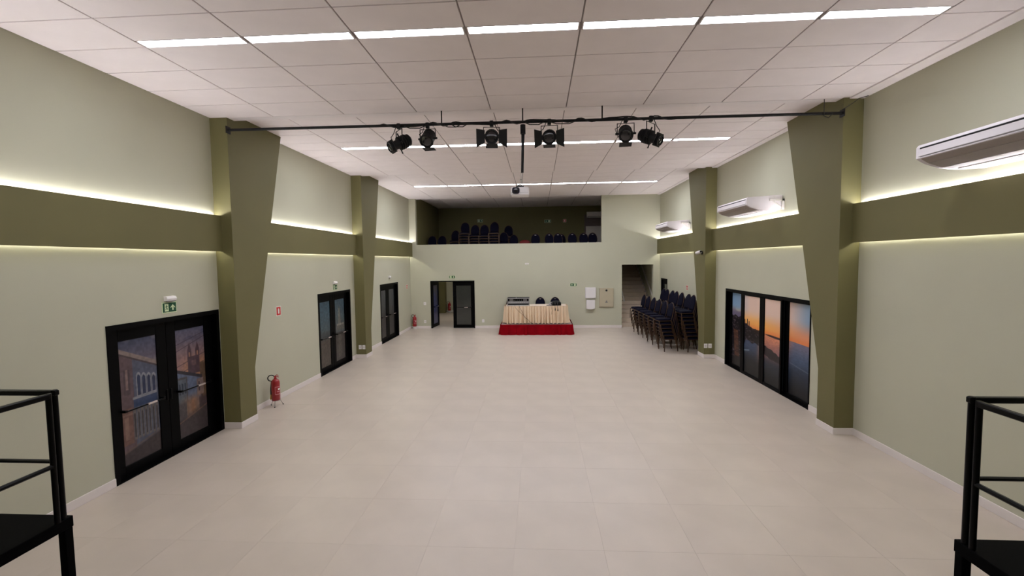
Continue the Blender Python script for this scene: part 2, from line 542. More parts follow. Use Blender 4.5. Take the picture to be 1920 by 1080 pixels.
def pic_street_right(s, t):
    img = mixc((104, 106, 132), (178, 136, 128), t * 3.0)
    img = mixc(img, (206, 150, 112), sstep(0.22, 0.4, t) * sstep(0.1, 0.5, s))
    img = mixc(img, (80, 86, 116), sstep(0.5, 0.75, vnoise(s + t * 0.4, t, 4, 20, 9)) * sstep(0.18, 0.0, t) * 0.9)
    for a, sl in ((0.20, -0.10), (0.14, -0.08), (0.34, -0.08), (0.41, -0.07)):     # wires
        img = mixc(img, (70, 60, 74), (np.abs(t - (a + sl * s)) < 0.003).astype(float) * 0.8)
    tw = (96, 74, 84)
    img = rect(img, s, t, 0.40, 0.80, 0.27, 0.44, tw)
    for cx in (0.46, 0.74):                              # church towers
        img = rect(img, s, t, cx - 0.07, cx + 0.07, 0.21, 0.42, tw)
        img = mixc(img, tw, ((np.abs(s - cx) < 0.07 * np.clip((t - 0.14) / 0.07, 0, 1)) & (t < 0.21)).astype(float))
        img = rect(img, s, t, cx - 0.025, cx + 0.025, 0.23, 0.27, (190, 140, 116))
    img = rect(img, s, t, 0.52, 0.68, 0.31, 0.36, (130, 100, 102))
    img = mixc(img, (110, 88, 70), sstep(0.34, 0.36, t) * sstep(0.78, 0.82, s))
    rl = 0.36 + 0.13 * s
    img = mixc(img, (60, 56, 66), ((t > rl) & (s < 0.86)).astype(float))
    img = mixc(img, (112, 124, 152), ((t > rl + 0.03) & (s < 0.8)).astype(float))
    r2 = 0.44 + 0.02 * s
    img = mixc(img, (92, 90, 92), ((t > r2) & (s < 0.34)).astype(float))
    img = mixc(img, (108, 116, 128), ((t > r2 + 0.02) & (s < 0.3)).astype(float))
    for q in range(3):
        img = rect(img, s, t, 0.06 + 0.09 * q, 0.11 + 0.09 * q, 0.5, 0.6, (62, 70, 84))
    img = mixc(img, (150, 128, 124), ((s > 0.66) & (s < 0.9) & (t > 0.5) & (t < 0.66)).astype(float))
    img = rect(img, s, t, 0.72, 0.77, 0.53, 0.62, (88, 74, 80))
    img = mixc(img, (168, 120, 88), sstep(0.60, 0.7, t) * (1 - np.abs(s - 0.5) * 1.8).clip(0, 1))
    img = mixc(img, (92, 84, 86), sstep(0.66, 0.7, t) * (s < 0.28))
    img = mixc(img, (86, 70, 74), sstep(0.66, 0.7, t) * (s > 0.72))
    img = mixc(img, (78, 68, 70), sstep(0.80, 0.88, t + 0.08 * s))
    img = mixc(img, (150, 112, 92), (np.abs(t - (0.86 - 0.09 * s)) < 0.006).astype(float) * 0.6)
    return img * (0.9 + 0.2 * vnoise(s, t, 20, 50, 6))[..., None]

def pic_shore_left(s, t):
    img = mixc((70, 98, 116), (92, 112, 118), t * 2)
    img = mixc(img, (74, 82, 84), sstep(0.42, 0.5, t))
    img = mixc(img, (96, 86, 78), sstep(0.56, 0.62, t))
    return img * (0.85 + 0.3 * vnoise(s, t, 14, 40, 11))[..., None]
def pic_shore_right(s, t):
    img = mixc((76, 100, 116), (104, 112, 112), t * 2)
    img = mixc(img, (150, 146, 134), ((np.abs(s - 0.46) < 0.10 + 0.1 * (t - 0.15)) & (t > 0.14) & (t < 0.42)).astype(float) * 0.8)
    img = rect(img, s, t, 0.40, 0.52, 0.11, 0.15, (90, 92, 94))
    img = rect(img, s, t, 0.2, 0.95, 0.40, 0.43, (168, 164, 152))
    img = rect(img, s, t, 0.15, 0.98, 0.43, 0.5, (118, 116, 110))
    img = mixc(img, (88, 82, 78), sstep(0.52, 0.56, t))
    img = mixc(img, (124, 116, 106), ((np.abs(s - 0.45) < 0.16) & (t > 0.56) & (t < 0.95)).astype(float) * 0.6)
    return img * (0.85 + 0.3 * vnoise(s, t, 14, 40, 12))[..., None]
def pic_grey_reflections(s, t):  # plain grey glass with soft reflections painted in, paler towards the top
    img = mixc((92, 94, 96), (58, 58, 58), t * 1.1)
    img = mixc(img, (70, 62, 62), sstep(0.45, 0.55, t) * 0.6)
    return img * (0.9 + 0.2 * vnoise(s, t, 6, 20, 13))[..., None]

def pic_coast(s, t):                                     # one panorama over the four sliding panels
    hor = 0.40 + 0.03 * s
    k = t / hor
    blue, peach = np.array((126, 158, 190.)), np.array((226, 196, 180.))
    wp = sstep(0.1, 0.36, s) * (1 - sstep(0.74, 1.0, s) * 0.95)
    img = blue * (1 - wp[..., None]) + peach * wp[..., None]
    low = mixc((244, 176, 92), (226, 150, 112), sstep(0.5, 0.95, s))
    glow = sstep(0.40, 0.85, k)
    img = img * (1 - glow[..., None]) + low * glow[..., None]
    img = mixc(img, (232, 128, 66), sstep(0.80, 1.0, k) * 0.75)
    img = mixc(img, (104, 96, 122), (sstep(0.35, 0.6, vnoise(s, t, 9, 14, 21)) * (1 - sstep(0.17, 0.25, s))) * sstep(0.4, 0.7, k))
    d = ((t - hor) / (1 - hor)).clip(0, 1)
    sea_top = mixc((214, 138, 104), (112, 108, 128), sstep(0.70, 0.84, s))
    mid = mixc((150, 100, 96), (66, 84, 112), sstep(0.66, 0.84, s))
    deep = mixc((40, 46, 58), (30, 42, 60), sstep(0.6, 0.9, s))
    sea = sea_top * (1 - sstep(0, 0.34, d)[..., None]) + mid * sstep(0, 0.34, d)[..., None]
    kk = sstep(0.30, 0.62, d)[..., None]
    sea = sea * (1 - kk) + deep * kk
    left = mixc((58, 72, 98), (20, 24, 32), sstep(0.35, 0.75, d))
    wl = sstep(0.52, 0.47, s)[..., None]
    sea = sea * (1 - wl) + left * wl
    sea = mixc(sea, (8, 10, 15), sstep(0.55, 1.0, d))
    sea = mixc(sea, (190, 122, 84), np.exp(-((s - 0.50 + 0.03 * d) / 0.04) ** 2) * sstep(0.85, 0.35, d) * 0.6)
    sea = sea * (0.92 + 0.16 * vnoise(s, t, 60, 140, 23))[..., None]
    img = np.where((t > hor)[..., None], sea, img)
    # distant ridge and town on the left
    ridge = hor - 0.012 - 0.10 * sstep(0.46, 0.1, s) + 0.03 * vnoise(s, t * 0, 50, 1, 24) * sstep(0.5, 0.3, s)
    coast = 0.57 + 0.05 * vnoise(s, t * 0, 24, 1, 31) + 0.30 * sstep(0.30, 0.12, s)
    land = ((t > ridge) & (t < coast) & (s < 0.50)).astype(float)
    town = mixc((16, 13, 20), (104, 88, 96), sstep(0.66, 0.92, vnoise(s, t, 60, 70, 25)))
    town = mixc(town, (120, 70, 46), sstep(0.36, 0.49, s) * sstep(0.5, 0.40, t) * 0.7)
    town = town * (1 - 0.35 * sstep(0.2, 0.5, s))[..., None]
    img = np.where((land > 0)[..., None], town, img)
    for cx, tp in ((0.27, 0.33), (0.305, 0.32), (0.33, 0.345)):                   # towers on the ridge
        img = rect(img, s, t, cx - 0.006, cx + 0.006, tp - 0.02, 0.42, (44, 34, 44))
    beach = ((np.abs(s - (0.075 + 0.07 * (t - 0.5))) < 0.035) & (t > 0.5) & (t < 0.86)).astype(float)
    img = mixc(img, (112, 70, 52), beach * 0.8 * (0.4 + 0.8 * vnoise(s, t, 30, 40, 33)).clip(0, 1))
    img = mixc(img, (150, 172, 186), ((np.abs(t - (0.72 - 0.3 * (s - 0.25))) < 0.008) & (s > 0.24) & (s < 0.34)).astype(float) * 0.6)
    img = mixc(img, (58, 40, 44), ((s > 0.53) & (s < 0.76) & (np.abs(t - (hor + 0.008)) < 0.012 * sstep(0.52, 0.62, s))).astype(float))
    rk = ((s > 0.50) & (s < 0.76) & (np.abs(t - (0.60 + 0.32 * (s - 0.5))) < 0.05 + 0.02 * vnoise(s, t, 40, 40, 27) - 0.18 * np.abs(s - 0.6))).astype(float)
    img = mixc(img, (40, 32, 36), rk)
    img = mixc(img, (30, 28, 30), sstep(0.86, 0.95, t) * (s < 0.22))
    foam = np.abs(t - (0.66 + 0.22 * (s - 0.78))) < 0.005
    img = mixc(img, (120, 130, 146), (foam & (s > 0.78)).astype(float) * 0.5)
    return img

# ------------------------------------------------------------------ double doors in the left wall
def push_bar(parent, x0, x1, z, y=-0.0):
    m = MB().rbox(x0, x1, y - 0.075, y - 0.055, z - 0.009, z + 0.009, 0.003)
    m.rbox(x0 - 0.03, x0 + 0.005, y - 0.075, y, z - 0.012, z + 0.02, 0.003).rbox(x1 - 0.005, x1 + 0.03, y - 0.075, y, z - 0.012, z + 0.02, 0.003)
    b = m.build('push_bar', 'black_steel', parent)
    w = x1 - x0
    rb(x0 + 0.55 * w, x0 + 0.80 * w, y - 0.079, y - 0.053, z - 0.012, z + 0.012, 0.003).build('bar_highlight', 'bar_highlight', b)  # pale sleeve, the bar's highlight put into its colour
def double_door(name, span, pics, label):
    W = span[1] - span[0]
    t = thing(name, label, 'door', (XL, (span[0] + span[1]) / 2, 0), LEFT, kind='structure')
    hw = W / 2
    y0, y1 = -0.012, 0.17
    m = MB().box(-hw, -hw + 0.07, y0, y1, 0, DH).box(hw - 0.07, hw, y0, y1, 0, DH).box(-hw + 0.07, hw - 0.07, y0, y1, DH - 0.07, DH)
    m.box(-hw + 0.07, hw - 0.07, y0, y1, 0, 0.012)
    m.build('frame', 'black_frame', t)
    lw = (W - 0.14) / 2
    for k, s in enumerate((-1, 1)):
        cx = s * lw / 2
        a, b = cx - lw / 2 + 0.003, cx + lw / 2 - 0.003
        ga, gb = cx - 0.305, cx + 0.305
        f0, f1 = 0.085, 0.13
        zt = DH - 0.075
        m = MB().rbox(a, ga, f0, f1, 0.012, zt, 0.003).rbox(gb, b, f0, f1, 0.012, zt, 0.003)
        m.rbox(ga, gb, f0, f1, 1.90, zt, 0.003).rbox(ga, gb, f0, f1, 0.012, 0.15, 0.003)
        lf = m.build('door_leaf', 'black_frame', t)
        pane('glass_pane', gb - ga, 1.75, pics[k], 'print_left', lf, (cx, 0.10, 0.15), ink=0.8)
        push_bar(lf, ga + 0.0, gb - 0.0, 0.93, 0.085)
        rb(a + 0.02 if s > 0 else b - 0.05, a + 0.05 if s > 0 else b - 0.02, f0 - 0.012, f0, 0.86, 1.02, 0.003).build('lock_plate', 'black_steel', lf)
    return t
double_door('door_1', D1, (pic_street_left, pic_street_right), 'black double door with old-town street print on glass, left wall nearest')
double_door('door_2', D2, (pic_shore_left, pic_shore_right), 'black double door with pale seaside print, left wall between the columns')
double_door('door_3', D3, (pic_grey_reflections, pic_grey_reflections), 'black double door with plain grey glass, left wall farthest')

# open double door in the end wall
t = thing('door_4', 'black double door in the end wall, left leaf standing open', 'door', ((BDX[0] + BDX[1]) / 2, YB, 0), BACK, kind='structure')
hw = (BDX[1] - BDX[0]) / 2
MB().box(-hw, -hw + 0.05, -0.01, 0.2, 0, BDH).box(hw - 0.05, hw, -0.01, 0.2, 0, BDH).box(-hw + 0.05, hw - 0.05, -0.01, 0.2, BDH - 0.05, BDH).build('frame', 'black_frame', t)
def back_leaf(parent, glass, sgn, W=0.925):
    # local x from the hinge (0) to sgn*W
    X = lambda a, b: (min(a * sgn, b * sgn), max(a * sgn, b * sgn))
    m = MB().rbox(*X(0, 0.13), 0, 0.045, 0.01, BDH - 0.055, 0.003).rbox(*X(W - 0.15, W), 0, 0.045, 0.01, BDH - 0.055, 0.003)
    m.rbox(*X(0.13, W - 0.15), 0, 0.045, 1.88, BDH - 0.055, 0.003).rbox(*X(0.13, W - 0.15), 0, 0.045, 0.01, 0.15, 0.003)
    lf = m.build('door_leaf', 'black_frame', parent)
    rb(*X(0.13, W - 0.15), 0.015, 0.028, 0.15, 1.88, 0.002).build('glass_pane', glass, lf)
    x0, x1 = X(0.13, W - 0.15)
    push_bar(lf, x0, x1, 0.92, 0.0)
    return lf
lf = back_leaf(t, 'dark_glass', -1)
lf.location = (hw - 0.05, 0.06, 0)
lf = back_leaf(t, 'blue_reflection_glass', 1)
lf.location = (-hw + 0.06, 0.12, 0)
lf.rotation_euler = (0, 0, math.radians(85))

# sliding photo doors in the right wall
t = thing('door_5', 'black framed four-panel sliding door printed with a sunset coast', 'door', (XR, (SL[0] + SL[1]) / 2, 0), RIGHT, kind='structure')
W = SL[1] - SL[0]
yc = (SL[0] + SL[1]) / 2
hw = W / 2
MB().box(-hw, -hw + 0.05, -0.012, 0.16, 0, SLH).box(hw - 0.03, hw, -0.012, 0.16, 0, SLH).box(-hw + 0.05, hw - 0.03, -0.012, 0.16, SLH - 0.075, SLH).box(-hw + 0.05, hw - 0.03, -0.004, 0.16, 0, 0.005).build('frame', 'black_frame', t)
# (leaf far y, near y, glass far y, near y, depth)
leaves = ((12.68, 11.74, 12.55, 11.96, 0.085), (11.80, 10.72, 11.63, 10.82, 0.0), (10.718, 9.86, 10.61, 9.92, 0.0), (9.92, 8.87, 9.75, 8.93, 0.085))
sa, sb = 12.60, 8.90
for a, b, ga, gb, dep in leaves:
    A, B, GA, GB = yc - a, yc - b, yc - ga, yc - gb
    zt = SLH - 0.08
    d0, d1 = dep - 0.004, dep + 0.05
    m = MB().rbox(A, GA, d0, d1, 0.006, zt, 0.003).rbox(GB, B, d0, d1, 0.006, zt, 0.003)
    m.rbox(GA, GB, d0, d1, 2.005, zt, 0.003).rbox(GA, GB, d0, d1, 0.006, 0.07, 0.003)
    lf = m.build('door_leaf', 'black_frame', t)
    def fn(s, tt, ga=ga, gb=gb):
        return pic_coast((sa - (ga + (gb - ga) * s)) / (sa - sb), tt)
    pane('glass_pane', GB - GA, 1.935, fn, 'print_right', lf, ((GA + GB) / 2, dep + 0.018, 0.07), 96, 250)

# narrow dark door behind the chair stacks
t = thing('door_6', 'narrow black door in the right wall behind the stacked chairs', 'door', (XR, 18.87, 0), RIGHT, kind='structure')
MB().box(-0.45, -0.39, -0.012, 0.14, 0, 2.14).box(0.39, 0.45, -0.012, 0.14, 0, 2.14).box(-0.39, 0.39, -0.012, 0.14, 2.08, 2.14).build('frame', 'black_frame', t)
lf = MB().rbox(-0.388, -0.25, 0.05, 0.09, 0.01, 2.08, 0.003).rbox(0.25, 0.388, 0.05, 0.09, 0.01, 2.08, 0.003).rbox(-0.25, 0.25, 0.05, 0.09, 1.9, 2.08, 0.003).rbox(-0.25, 0.25, 0.05, 0.09, 0.01, 0.16, 0.003).build('door_leaf', 'black_frame', t)
rb(-0.25, 0.25, 0.062, 0.072, 0.16, 1.9, 0.002).build('glass_pane', 'dark_glass', lf)
rb(-0.36, -0.30, 0.035, 0.05, 0.95, 1.15, 0.003).build('door_handle', 'chrome', lf)

# ------------------------------------------------------------------ corridor behind the open door
y0 = YB + 0.2
tag(bx(-6.2, -1.6, y0 - 0.2, 26.2, -0.2, -0.001).build('floor_corridor', 'floor_tile'), 'beige floor of the corridor seen through the open door', 'floor', kind='structure')
tag(bx(-2.35, -2.2, y0, 25.9, 0, 2.8).build('wall_corridor_right', 'sage'), 'sage right wall of the corridor beyond the open door', 'wall', kind='structure')
tag(bx(-6.2, -2.2, 25.9, 26.1, 0, 2.8).build('wall_corridor_end', 'sage'), 'sage far wall of the corridor beyond the open door', 'wall', kind='structure')
tag(bx(-6.2, -6.05, y0, 25.9, 0, 2.8).build('wall_corridor_left', 'sage'), 'sage left wall of the corridor beyond the open door', 'wall', kind='structure')
tag(bx(-6.2, -2.2, y0, 26.1, 2.8, 2.9).build('ceiling_corridor', 'plaster_white'), 'white corridor ceiling beyond the open door', 'ceiling', kind='structure')
tag(bx(-5.72, -5.36, 25.45, 25.9, 0, 2.8).build('column', 'olive'), 'olive corridor pillar glimpsed through the open door', 'column', kind='structure')
baseboard('baseboard_corridor', -5.36, -2.35, 25.884, 25.9, 'white baseboard of the corridor seen through the open door')
t = thing('ceiling_light', 'flat corridor ceiling light beyond the open door', 'light', (-4.3, 23.0, 2.8))
rb(-0.32, 0.32, -0.32, 0.32, -0.03, 0, 0.004).build('housing', 'white_plastic', t)
emit('corridor_light', (1.0, 0.95, 0.88), 22.0)
bx(-0.29, 0.29, -0.29, 0.29, -0.034, -0.0295).build('diffuser', 'corridor_light', t)

# ------------------------------------------------------------------ stairs to the balcony
sx0, sx1 = 3.50, 5.13
st = thing('staircase', 'beige stone staircase rising behind the opening in the end wall', 'stairs', ((sx0 + sx1) / 2, 19.80, 0), kind='structure')
hwid = (sx1 - sx0) / 2
for k in range(18):
    rb(-hwid, hwid, 0.28 * k, 0.28 * k + 0.30, 0.17 * k, 0.17 * (k + 1), 0.004).build('step', 'stair_stone', st)
    rb(hwid - 0.02, hwid - 0.002, 0.28 * k + 0.01, 0.28 * k + 0.30, 0.17 * (k + 1), 0.17 * (k + 1) + 0.09, 0.003).build('skirting', 'skirting', st)
tag(bx(sx0, STX[1] + 0.3, YB, 19.80, -0.2, 0.0).build('floor_stairs', 'floor_tile'), 'beige floor at the foot of the stairs', 'floor', kind='structure')
tag(bx(sx1, sx1 + 0.25, YB + 0.2, 25.4, 0, 5.9).build('wall_stair_right', 'sage'), 'sage wall right of the stairs', 'wall', kind='structure')
tag(bx(sx0 - 0.05, sx0, YB + 0.2, 25.4, 0, 5.9).build('wall_stair_left', 'sage'), 'sage wall left of the stairs', 'wall', kind='structure')
tag(bx(sx0, sx1, 25.2, 25.4, 0, 5.9).build('wall_stair_end', 'sage'), 'dark wall at the head of the stairs', 'wall', kind='structure')
tag(bx(sx0 - 0.05, sx1 + 0.25, YB + 0.2, 25.4, 5.69, 5.9).build('ceiling_stairs', 'plaster_white'), 'ceiling above the stairs', 'ceiling', kind='structure')
tag(bx(sx0, sx1, YB + 0.2, 21.6, 2.715, 3.2).build('ceiling_stairs', 'sage'), 'added slab over the first steps of the stairs, shading the upper ones', 'ceiling', kind='structure')  # unseen slab added to keep hall light off the upper steps
def handrail(pts, wall_x, label):
    t = thing('handrail', label, 'handrail', pts[0])
    o = Vector(pts[0])
    MB().tube([Vector(p) - o for p in pts], 0.026, 10).build('rail', 'rail_grey', t)
    a, b = Vector(pts[0]), Vector(pts[-1])
    for k in (0.12, 0.5, 0.88):
        p = a.lerp(b, k) - o
        q = Vector((wall_x - o.x, p.y, p.z - 0.05))
        MB().tube([p, Vector((p.x, p.y, p.z - 0.05)), q], 0.009, 6).build('bracket', 'chrome', t)
handrail([(5.03, 19.86, 1.07), (5.03, 23.9, 3.56)], sx1, 'chrome handrail on the right wall of the stairs')
handrail([(3.70, 19.66, 1.12), (3.70, 23.9, 3.66)], sx0, 'chrome handrail at the left edge of the stairs')

# ------------------------------------------------------------------ balcony room
BZ = 3.22
tag(bx(BAL[0], 3.45, YB + 0.2, BAL_Y, BZ - 0.25, BZ).build('floor_balcony', 'charcoal'), 'dark balcony floor behind the parapet', 'floor', kind='structure')  # charcoal chosen to cut bounce light, shade put into the floor colour
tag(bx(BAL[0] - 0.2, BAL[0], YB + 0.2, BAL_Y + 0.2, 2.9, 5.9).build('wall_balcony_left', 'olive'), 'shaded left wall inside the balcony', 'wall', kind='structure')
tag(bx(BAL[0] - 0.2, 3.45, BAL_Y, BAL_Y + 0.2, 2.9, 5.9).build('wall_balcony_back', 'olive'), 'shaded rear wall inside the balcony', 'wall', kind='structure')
t = thing('door_7', 'brown door in the rear wall of the dark balcony, right end', 'door', (2.92, BAL_Y, BZ), BACK, kind='structure')
MB().box(-0.47, -0.42, -0.02, 0.0, 0, 2.1).box(0.42, 0.47, -0.02, 0.0, 0, 2.1).box(-0.42, 0.42, -0.02, 0, 2.05, 2.1).build('frame', 'door_brown', t)
lf = rb(-0.42, 0.42, -0.014, -0.002, 0.01, 2.05, 0.003).build('door_leaf', 'door_brown', t)
rb(-0.40, 0.40, -0.022, -0.0145, 0.6, 1.5, 0.002).build('door_reflection', 'pale_plastic', lf)  # pale sheet standing in for a reflection on the leaf
MB().tube([(-0.34, -0.022, 1.02), (-0.34, -0.06, 1.02), (-0.24, -0.06, 1.02)], 0.01, 8).build('door_handle', 'chrome', lf)

# ------------------------------------------------------------------ signs, switches and boxes on the walls
def exit_sign(loc, rz, w, h, flip, up, label):
    t = thing('exit_sign', label, 'sign', loc, rz, 'green exit signs')
    rb(-w / 2, w / 2, -0.006, 0, -h / 2, h / 2, 0.001).build('board', 'sign_glow', t)
    bx(-w * 0.46, w * 0.46, -0.0075, -0.006, -h * 0.42, h * 0.42).build('green_field', 'sign_green', t)
    s = -1 if flip else 1
    cx = -s * w * 0.21
    dw, dh = w * 0.13, h * 0.34
    d = bx(cx - dw, cx + dw, -0.009, -0.0075, -dh, dh).build('door_symbol', 'sign_glow', t)
    m = MB()
    u = h * 0.085
    P = lambda x, z: (cx + s * x * u, -0.0095, z * u - h * 0.02)
    m.tube([P(-0.2, 2.6), P(-0.2, 3.3)], u * 0.38, 8)
    m.tube([P(0, 2.2), P(-0.3, 0.2)], u * 0.42, 6)
    m.tube([P(-0.3, 0.2), P(0.9, -0.9), P(0.6, -2.4)], u * 0.26, 6)
    m.tube([P(-0.3, 0.2), P(-0.7, -1.3), P(-1.9, -1.6)], u * 0.26, 6)
    m.tube([P(0, 1.9), P(1.0, 1.2), P(1.7, 1.8)], u * 0.2, 6)
    m.tube([P(0, 1.9), P(-1.1, 1.5), P(-1.5, 0.6)], u * 0.2, 6)
    m.build('running_figure', 'sign_green', t)
    ax = s * w * 0.22
    r = h * 0.27
    if up:
        pts = [(0, 1), (0.95, 0), (0.95, -0.28), (0.3, 0.22), (0.3, -1), (-0.3, -1), (-0.3, 0.22), (-0.95, -0.28), (-0.95, 0)]
    else:
        pts = [(1, 0), (0, 0.95), (-0.28, 0.95), (0.22, 0.3), (-1, 0.3), (-1, -0.3), (0.22, -0.3), (-0.28, -0.95), (0, -0.95)]
        pts = [(x * s, z) for x, z in pts]
    MB().prism([(ax + x * r, z * r) for x, z in pts], 'y', -0.009, -0.0075).build('arrow', 'sign_glow', t)
exit_sign((XL, 6.537, 2.291), LEFT, 0.27, 0.165, False, True, 'green exit sign above the nearest left-wall double door')
exit_sign((XL, 12.165, 2.265), LEFT, 0.26, 0.15, False, False, 'green exit sign above the middle left-wall double door')
exit_sign((-3.783, YB, 2.262), BACK, 0.28, 0.13, False, False, 'green exit sign above the open door in the end wall')
exit_sign((1.50, YB, 1.873), BACK, 0.29, 0.14, True, False, 'green exit sign on the end wall right of the table')
exit_sign((-3.1, BAL_Y, 5.10), BACK, 0.3, 0.15, False, False, 'exit sign on the dark balcony wall above stacked chairs')
exit_sign((0.51, BAL_Y, 5.02), BACK, 0.34, 0.15, True, False, 'exit sign on the dark balcony wall, right of centre')

def red_sign(loc, rz, w, h, label, border='sign_white'):
    t = thing('extinguisher_sign', label, 'sign', loc, rz, 'red extinguisher signs')
    rb(-w / 2, w / 2, -0.005, 0, -h / 2, h / 2, 0.001).build('board', border, t)
    bx(-w * 0.41, w * 0.41, -0.0065, -0.005, -h * 0.43, h * 0.43).build('red_field', 'red_sign', t)
    m = MB().box(-w * 0.13, w * 0.13, -0.008, -0.0065, -h * 0.28, h * 0.2)
    m.box(-w * 0.05, w * 0.05, -0.008, -0.0065, h * 0.2, h * 0.29)
    m.build('extinguisher_symbol', 'sign_white', t)
red_sign((XL, 9.41, 1.913), LEFT, 0.185, 0.205, 'red extinguisher sign on the left wall past the nearer column')
red_sign((XL, 18.98, 1.888), LEFT, 0.2, 0.18, 'small red extinguisher sign at the far end of the left wall')
red_sign((XR, 15.99, 1.929), RIGHT, 0.20, 0.17, 'red extinguisher sign on the right wall above stacked chairs')
red_sign((1.41, BAL_Y, 5.03), BACK, 0.16, 0.16, 'red sign on the dark rear wall of the balcony')

def emergency_light(loc, rz, w, label):
    t = thing('emergency_light', label, 'emergency light', loc, rz, 'emergency lights over the doors')
    MB().prism([(-0.0, -0.035), (-0.05, -0.03), (-0.06, 0.0), (-0.045, 0.035), (0, 0.04)], 'x', -w / 2, w / 2).build('housing', 'white_plastic', t)
    rb(-w * 0.42, w * 0.42, -0.055, -0.02, -0.045, -0.034, 0.002).build('lamp_cover', 'case_grey', t)
emergency_light((XL, 6.535, 2.425), LEFT, 0.18, 'white emergency light above the exit sign at the nearest left door')
emergency_light((XL, 12.13, 2.395), LEFT, 0.18, 'white emergency light above the exit sign at the middle left door')
emergency_light((XL, 16.72, 2.385), LEFT, 0.14, 'white emergency light alone above the farthest left door')
t = thing('sensor_box', 'small white sensor box on the bare end wall below the balcony', 'sensor', (-0.50, YB, 2.80), BACK)
rb(-0.08, 0.08, -0.03, 0, -0.03, 0.03, 0.006).build('housing', 'white_plastic', t)
rb(-0.05, 0.05, -0.034, -0.03, -0.018, 0.018, 0.001).build('sensor_window', 'pale_plastic', t)

def outlet(loc, rz, gangs, label, cat='socket', sw=False, w=0.085):
    t = thing('wall_switch' if sw else 'wall_socket', label, cat, loc, rz, 'white wall plates')
    for g in range(gangs):
        cx = (g - (gangs - 1) / 2) * (w + 0.025)
        rb(cx - w / 2, cx + w / 2, -0.012, 0, -0.065, 0.065, 0.003).build('plate', 'white_plastic', t)
        if sw:
            rb(cx - 0.018, cx + 0.018, -0.018, -0.012, -0.03, 0.03, 0.002).build('rocker', 'pale_plastic', t)
        else:
            MB().lathe([(0.026, 0), (0.026, 0.0015)], 14).build('socket_face', 'pale_plastic', t, (cx, -0.012, 0), (PI / 2, 0, 0))
outlet((-5.02, YB, 1.10), BACK, 1, 'white switch plate left of the open end-wall door', 'switch', True, 0.11)
outlet((-5.03, YB, 0.30), BACK, 1, 'low white socket left of the open end-wall door', w=0.10)
outlet((-2.444, YB, 0.32), BACK, 1, 'low white socket between the open door and the table', w=0.10)
outlet((-5.456, YC2, 0.335), BACK, 2, 'double white socket on the farther left column', w=0.09)
outlet((4.965, YC2, 0.365), BACK, 2, 'double white socket on the farther right column', w=0.10)
outlet((-4.88, 25.9, 1.35), BACK, 1, 'white switch on the corridor wall beyond the open door', 'switch', True, 0.11)
outlet((-4.80, 25.9, 0.62), BACK, 1, 'white socket on the corridor wall beyond the open door', w=0.10)

# dispensers and the distribution board
t = thing('wall_box', 'larger square white box on the end wall, upper one', 'wall box', (2.228, YB, 1.288), BACK)
rb(-0.228, 0.228, -0.10, 0, 0, 0.465, 0.012).build('housing', 'white_plastic', t)
rb(-0.21, 0.21, -0.106, -0.10, 0.02, 0.445, 0.003).build('front_cover', 'white_plastic', t)
t = thing('wall_box', 'smaller white box with curved bottom on the end wall, lower one', 'wall box', (2.228, YB, 0.814), BACK)
pts = [(-0.18, 0.405), (-0.18, 0.03)] + [(-0.18 + 0.36 * k / 8, 0.03 - 0.03 * math.sin(PI * k / 8)) for k in range(1, 8)] + [(0.18, 0.03), (0.18, 0.405)]
MB().prism(pts, 'y', -0.12, 0).build('housing', 'white_plastic', t)
rb(-0.15, 0.15, -0.126, -0.12, 0.06, 0.385, 0.003).build('front_cover', 'white_plastic', t)
t = thing('distribution_board', 'beige metal electrical panel on the end wall beside the stairs', 'electrical panel', (2.906, YB, 0.90), BACK)
rb(-0.302, 0.302, -0.05, 0, 0, 0.825, 0.004).build('cabinet', 'panel_beige', t)
d = rb(-0.285, 0.285, -0.064, -0.05, 0.018, 0.807, 0.003).build('panel_door', 'panel_beige', t)
MB().lathe([(0.045, 0), (0.04, 0.012)], 16).build('latch', 'rubber', d, (0.0, -0.064, 0.72), (PI / 2, 0, 0))
m = MB().prism([(-0.045, 0.22), (0.045, 0.22), (0.0, 0.30)], 'y', -0.066, -0.064)
m.box(-0.05, 0.05, -0.066, -0.064, 0.185, 0.21)
m.build('warning_symbol', 'case_grey', d)
for z in (0.14, 0.66):
    MB().tube([(-0.29, -0.058, z), (-0.29, -0.058, z + 0.07)], 0.008, 6).build('hinge', 'panel_beige', t)

# security camera on the farther right column
t = thing('security_camera', 'white bullet security camera on the farther right column', 'camera', (XR - PC, 13.70, 3.11), RIGHT)
MB().lathe([(0.055, 0), (0.055, 0.03), (0.03, 0.045)], 16).build('mount', 'black_matte', t, (0, 0, 0), (PI / 2, 0, 0))
MB().tube([(0, -0.03, 0), (0.02, -0.09, 0.0)], 0.018, 8).build('arm', 'white_plastic', t)
m = MB()
m.tube([(0.10, -0.085, 0.03), (0.0, -0.12, 0.01), (-0.07, -0.15, -0.01)], [0.045, 0.048, 0.045], 14)
m.build('housing', 'white_plastic', t)
MB().tube([(-0.07, -0.15, -0.01), (-0.073, -0.151, -0.011)], 0.036, 14).build('lens', 'projector_lens', t)
MB().tube([(0.10, -0.085, 0.03), (0.115, -0.08, 0.033)], 0.030, 12).build('rear_cap', 'black_matte', t)

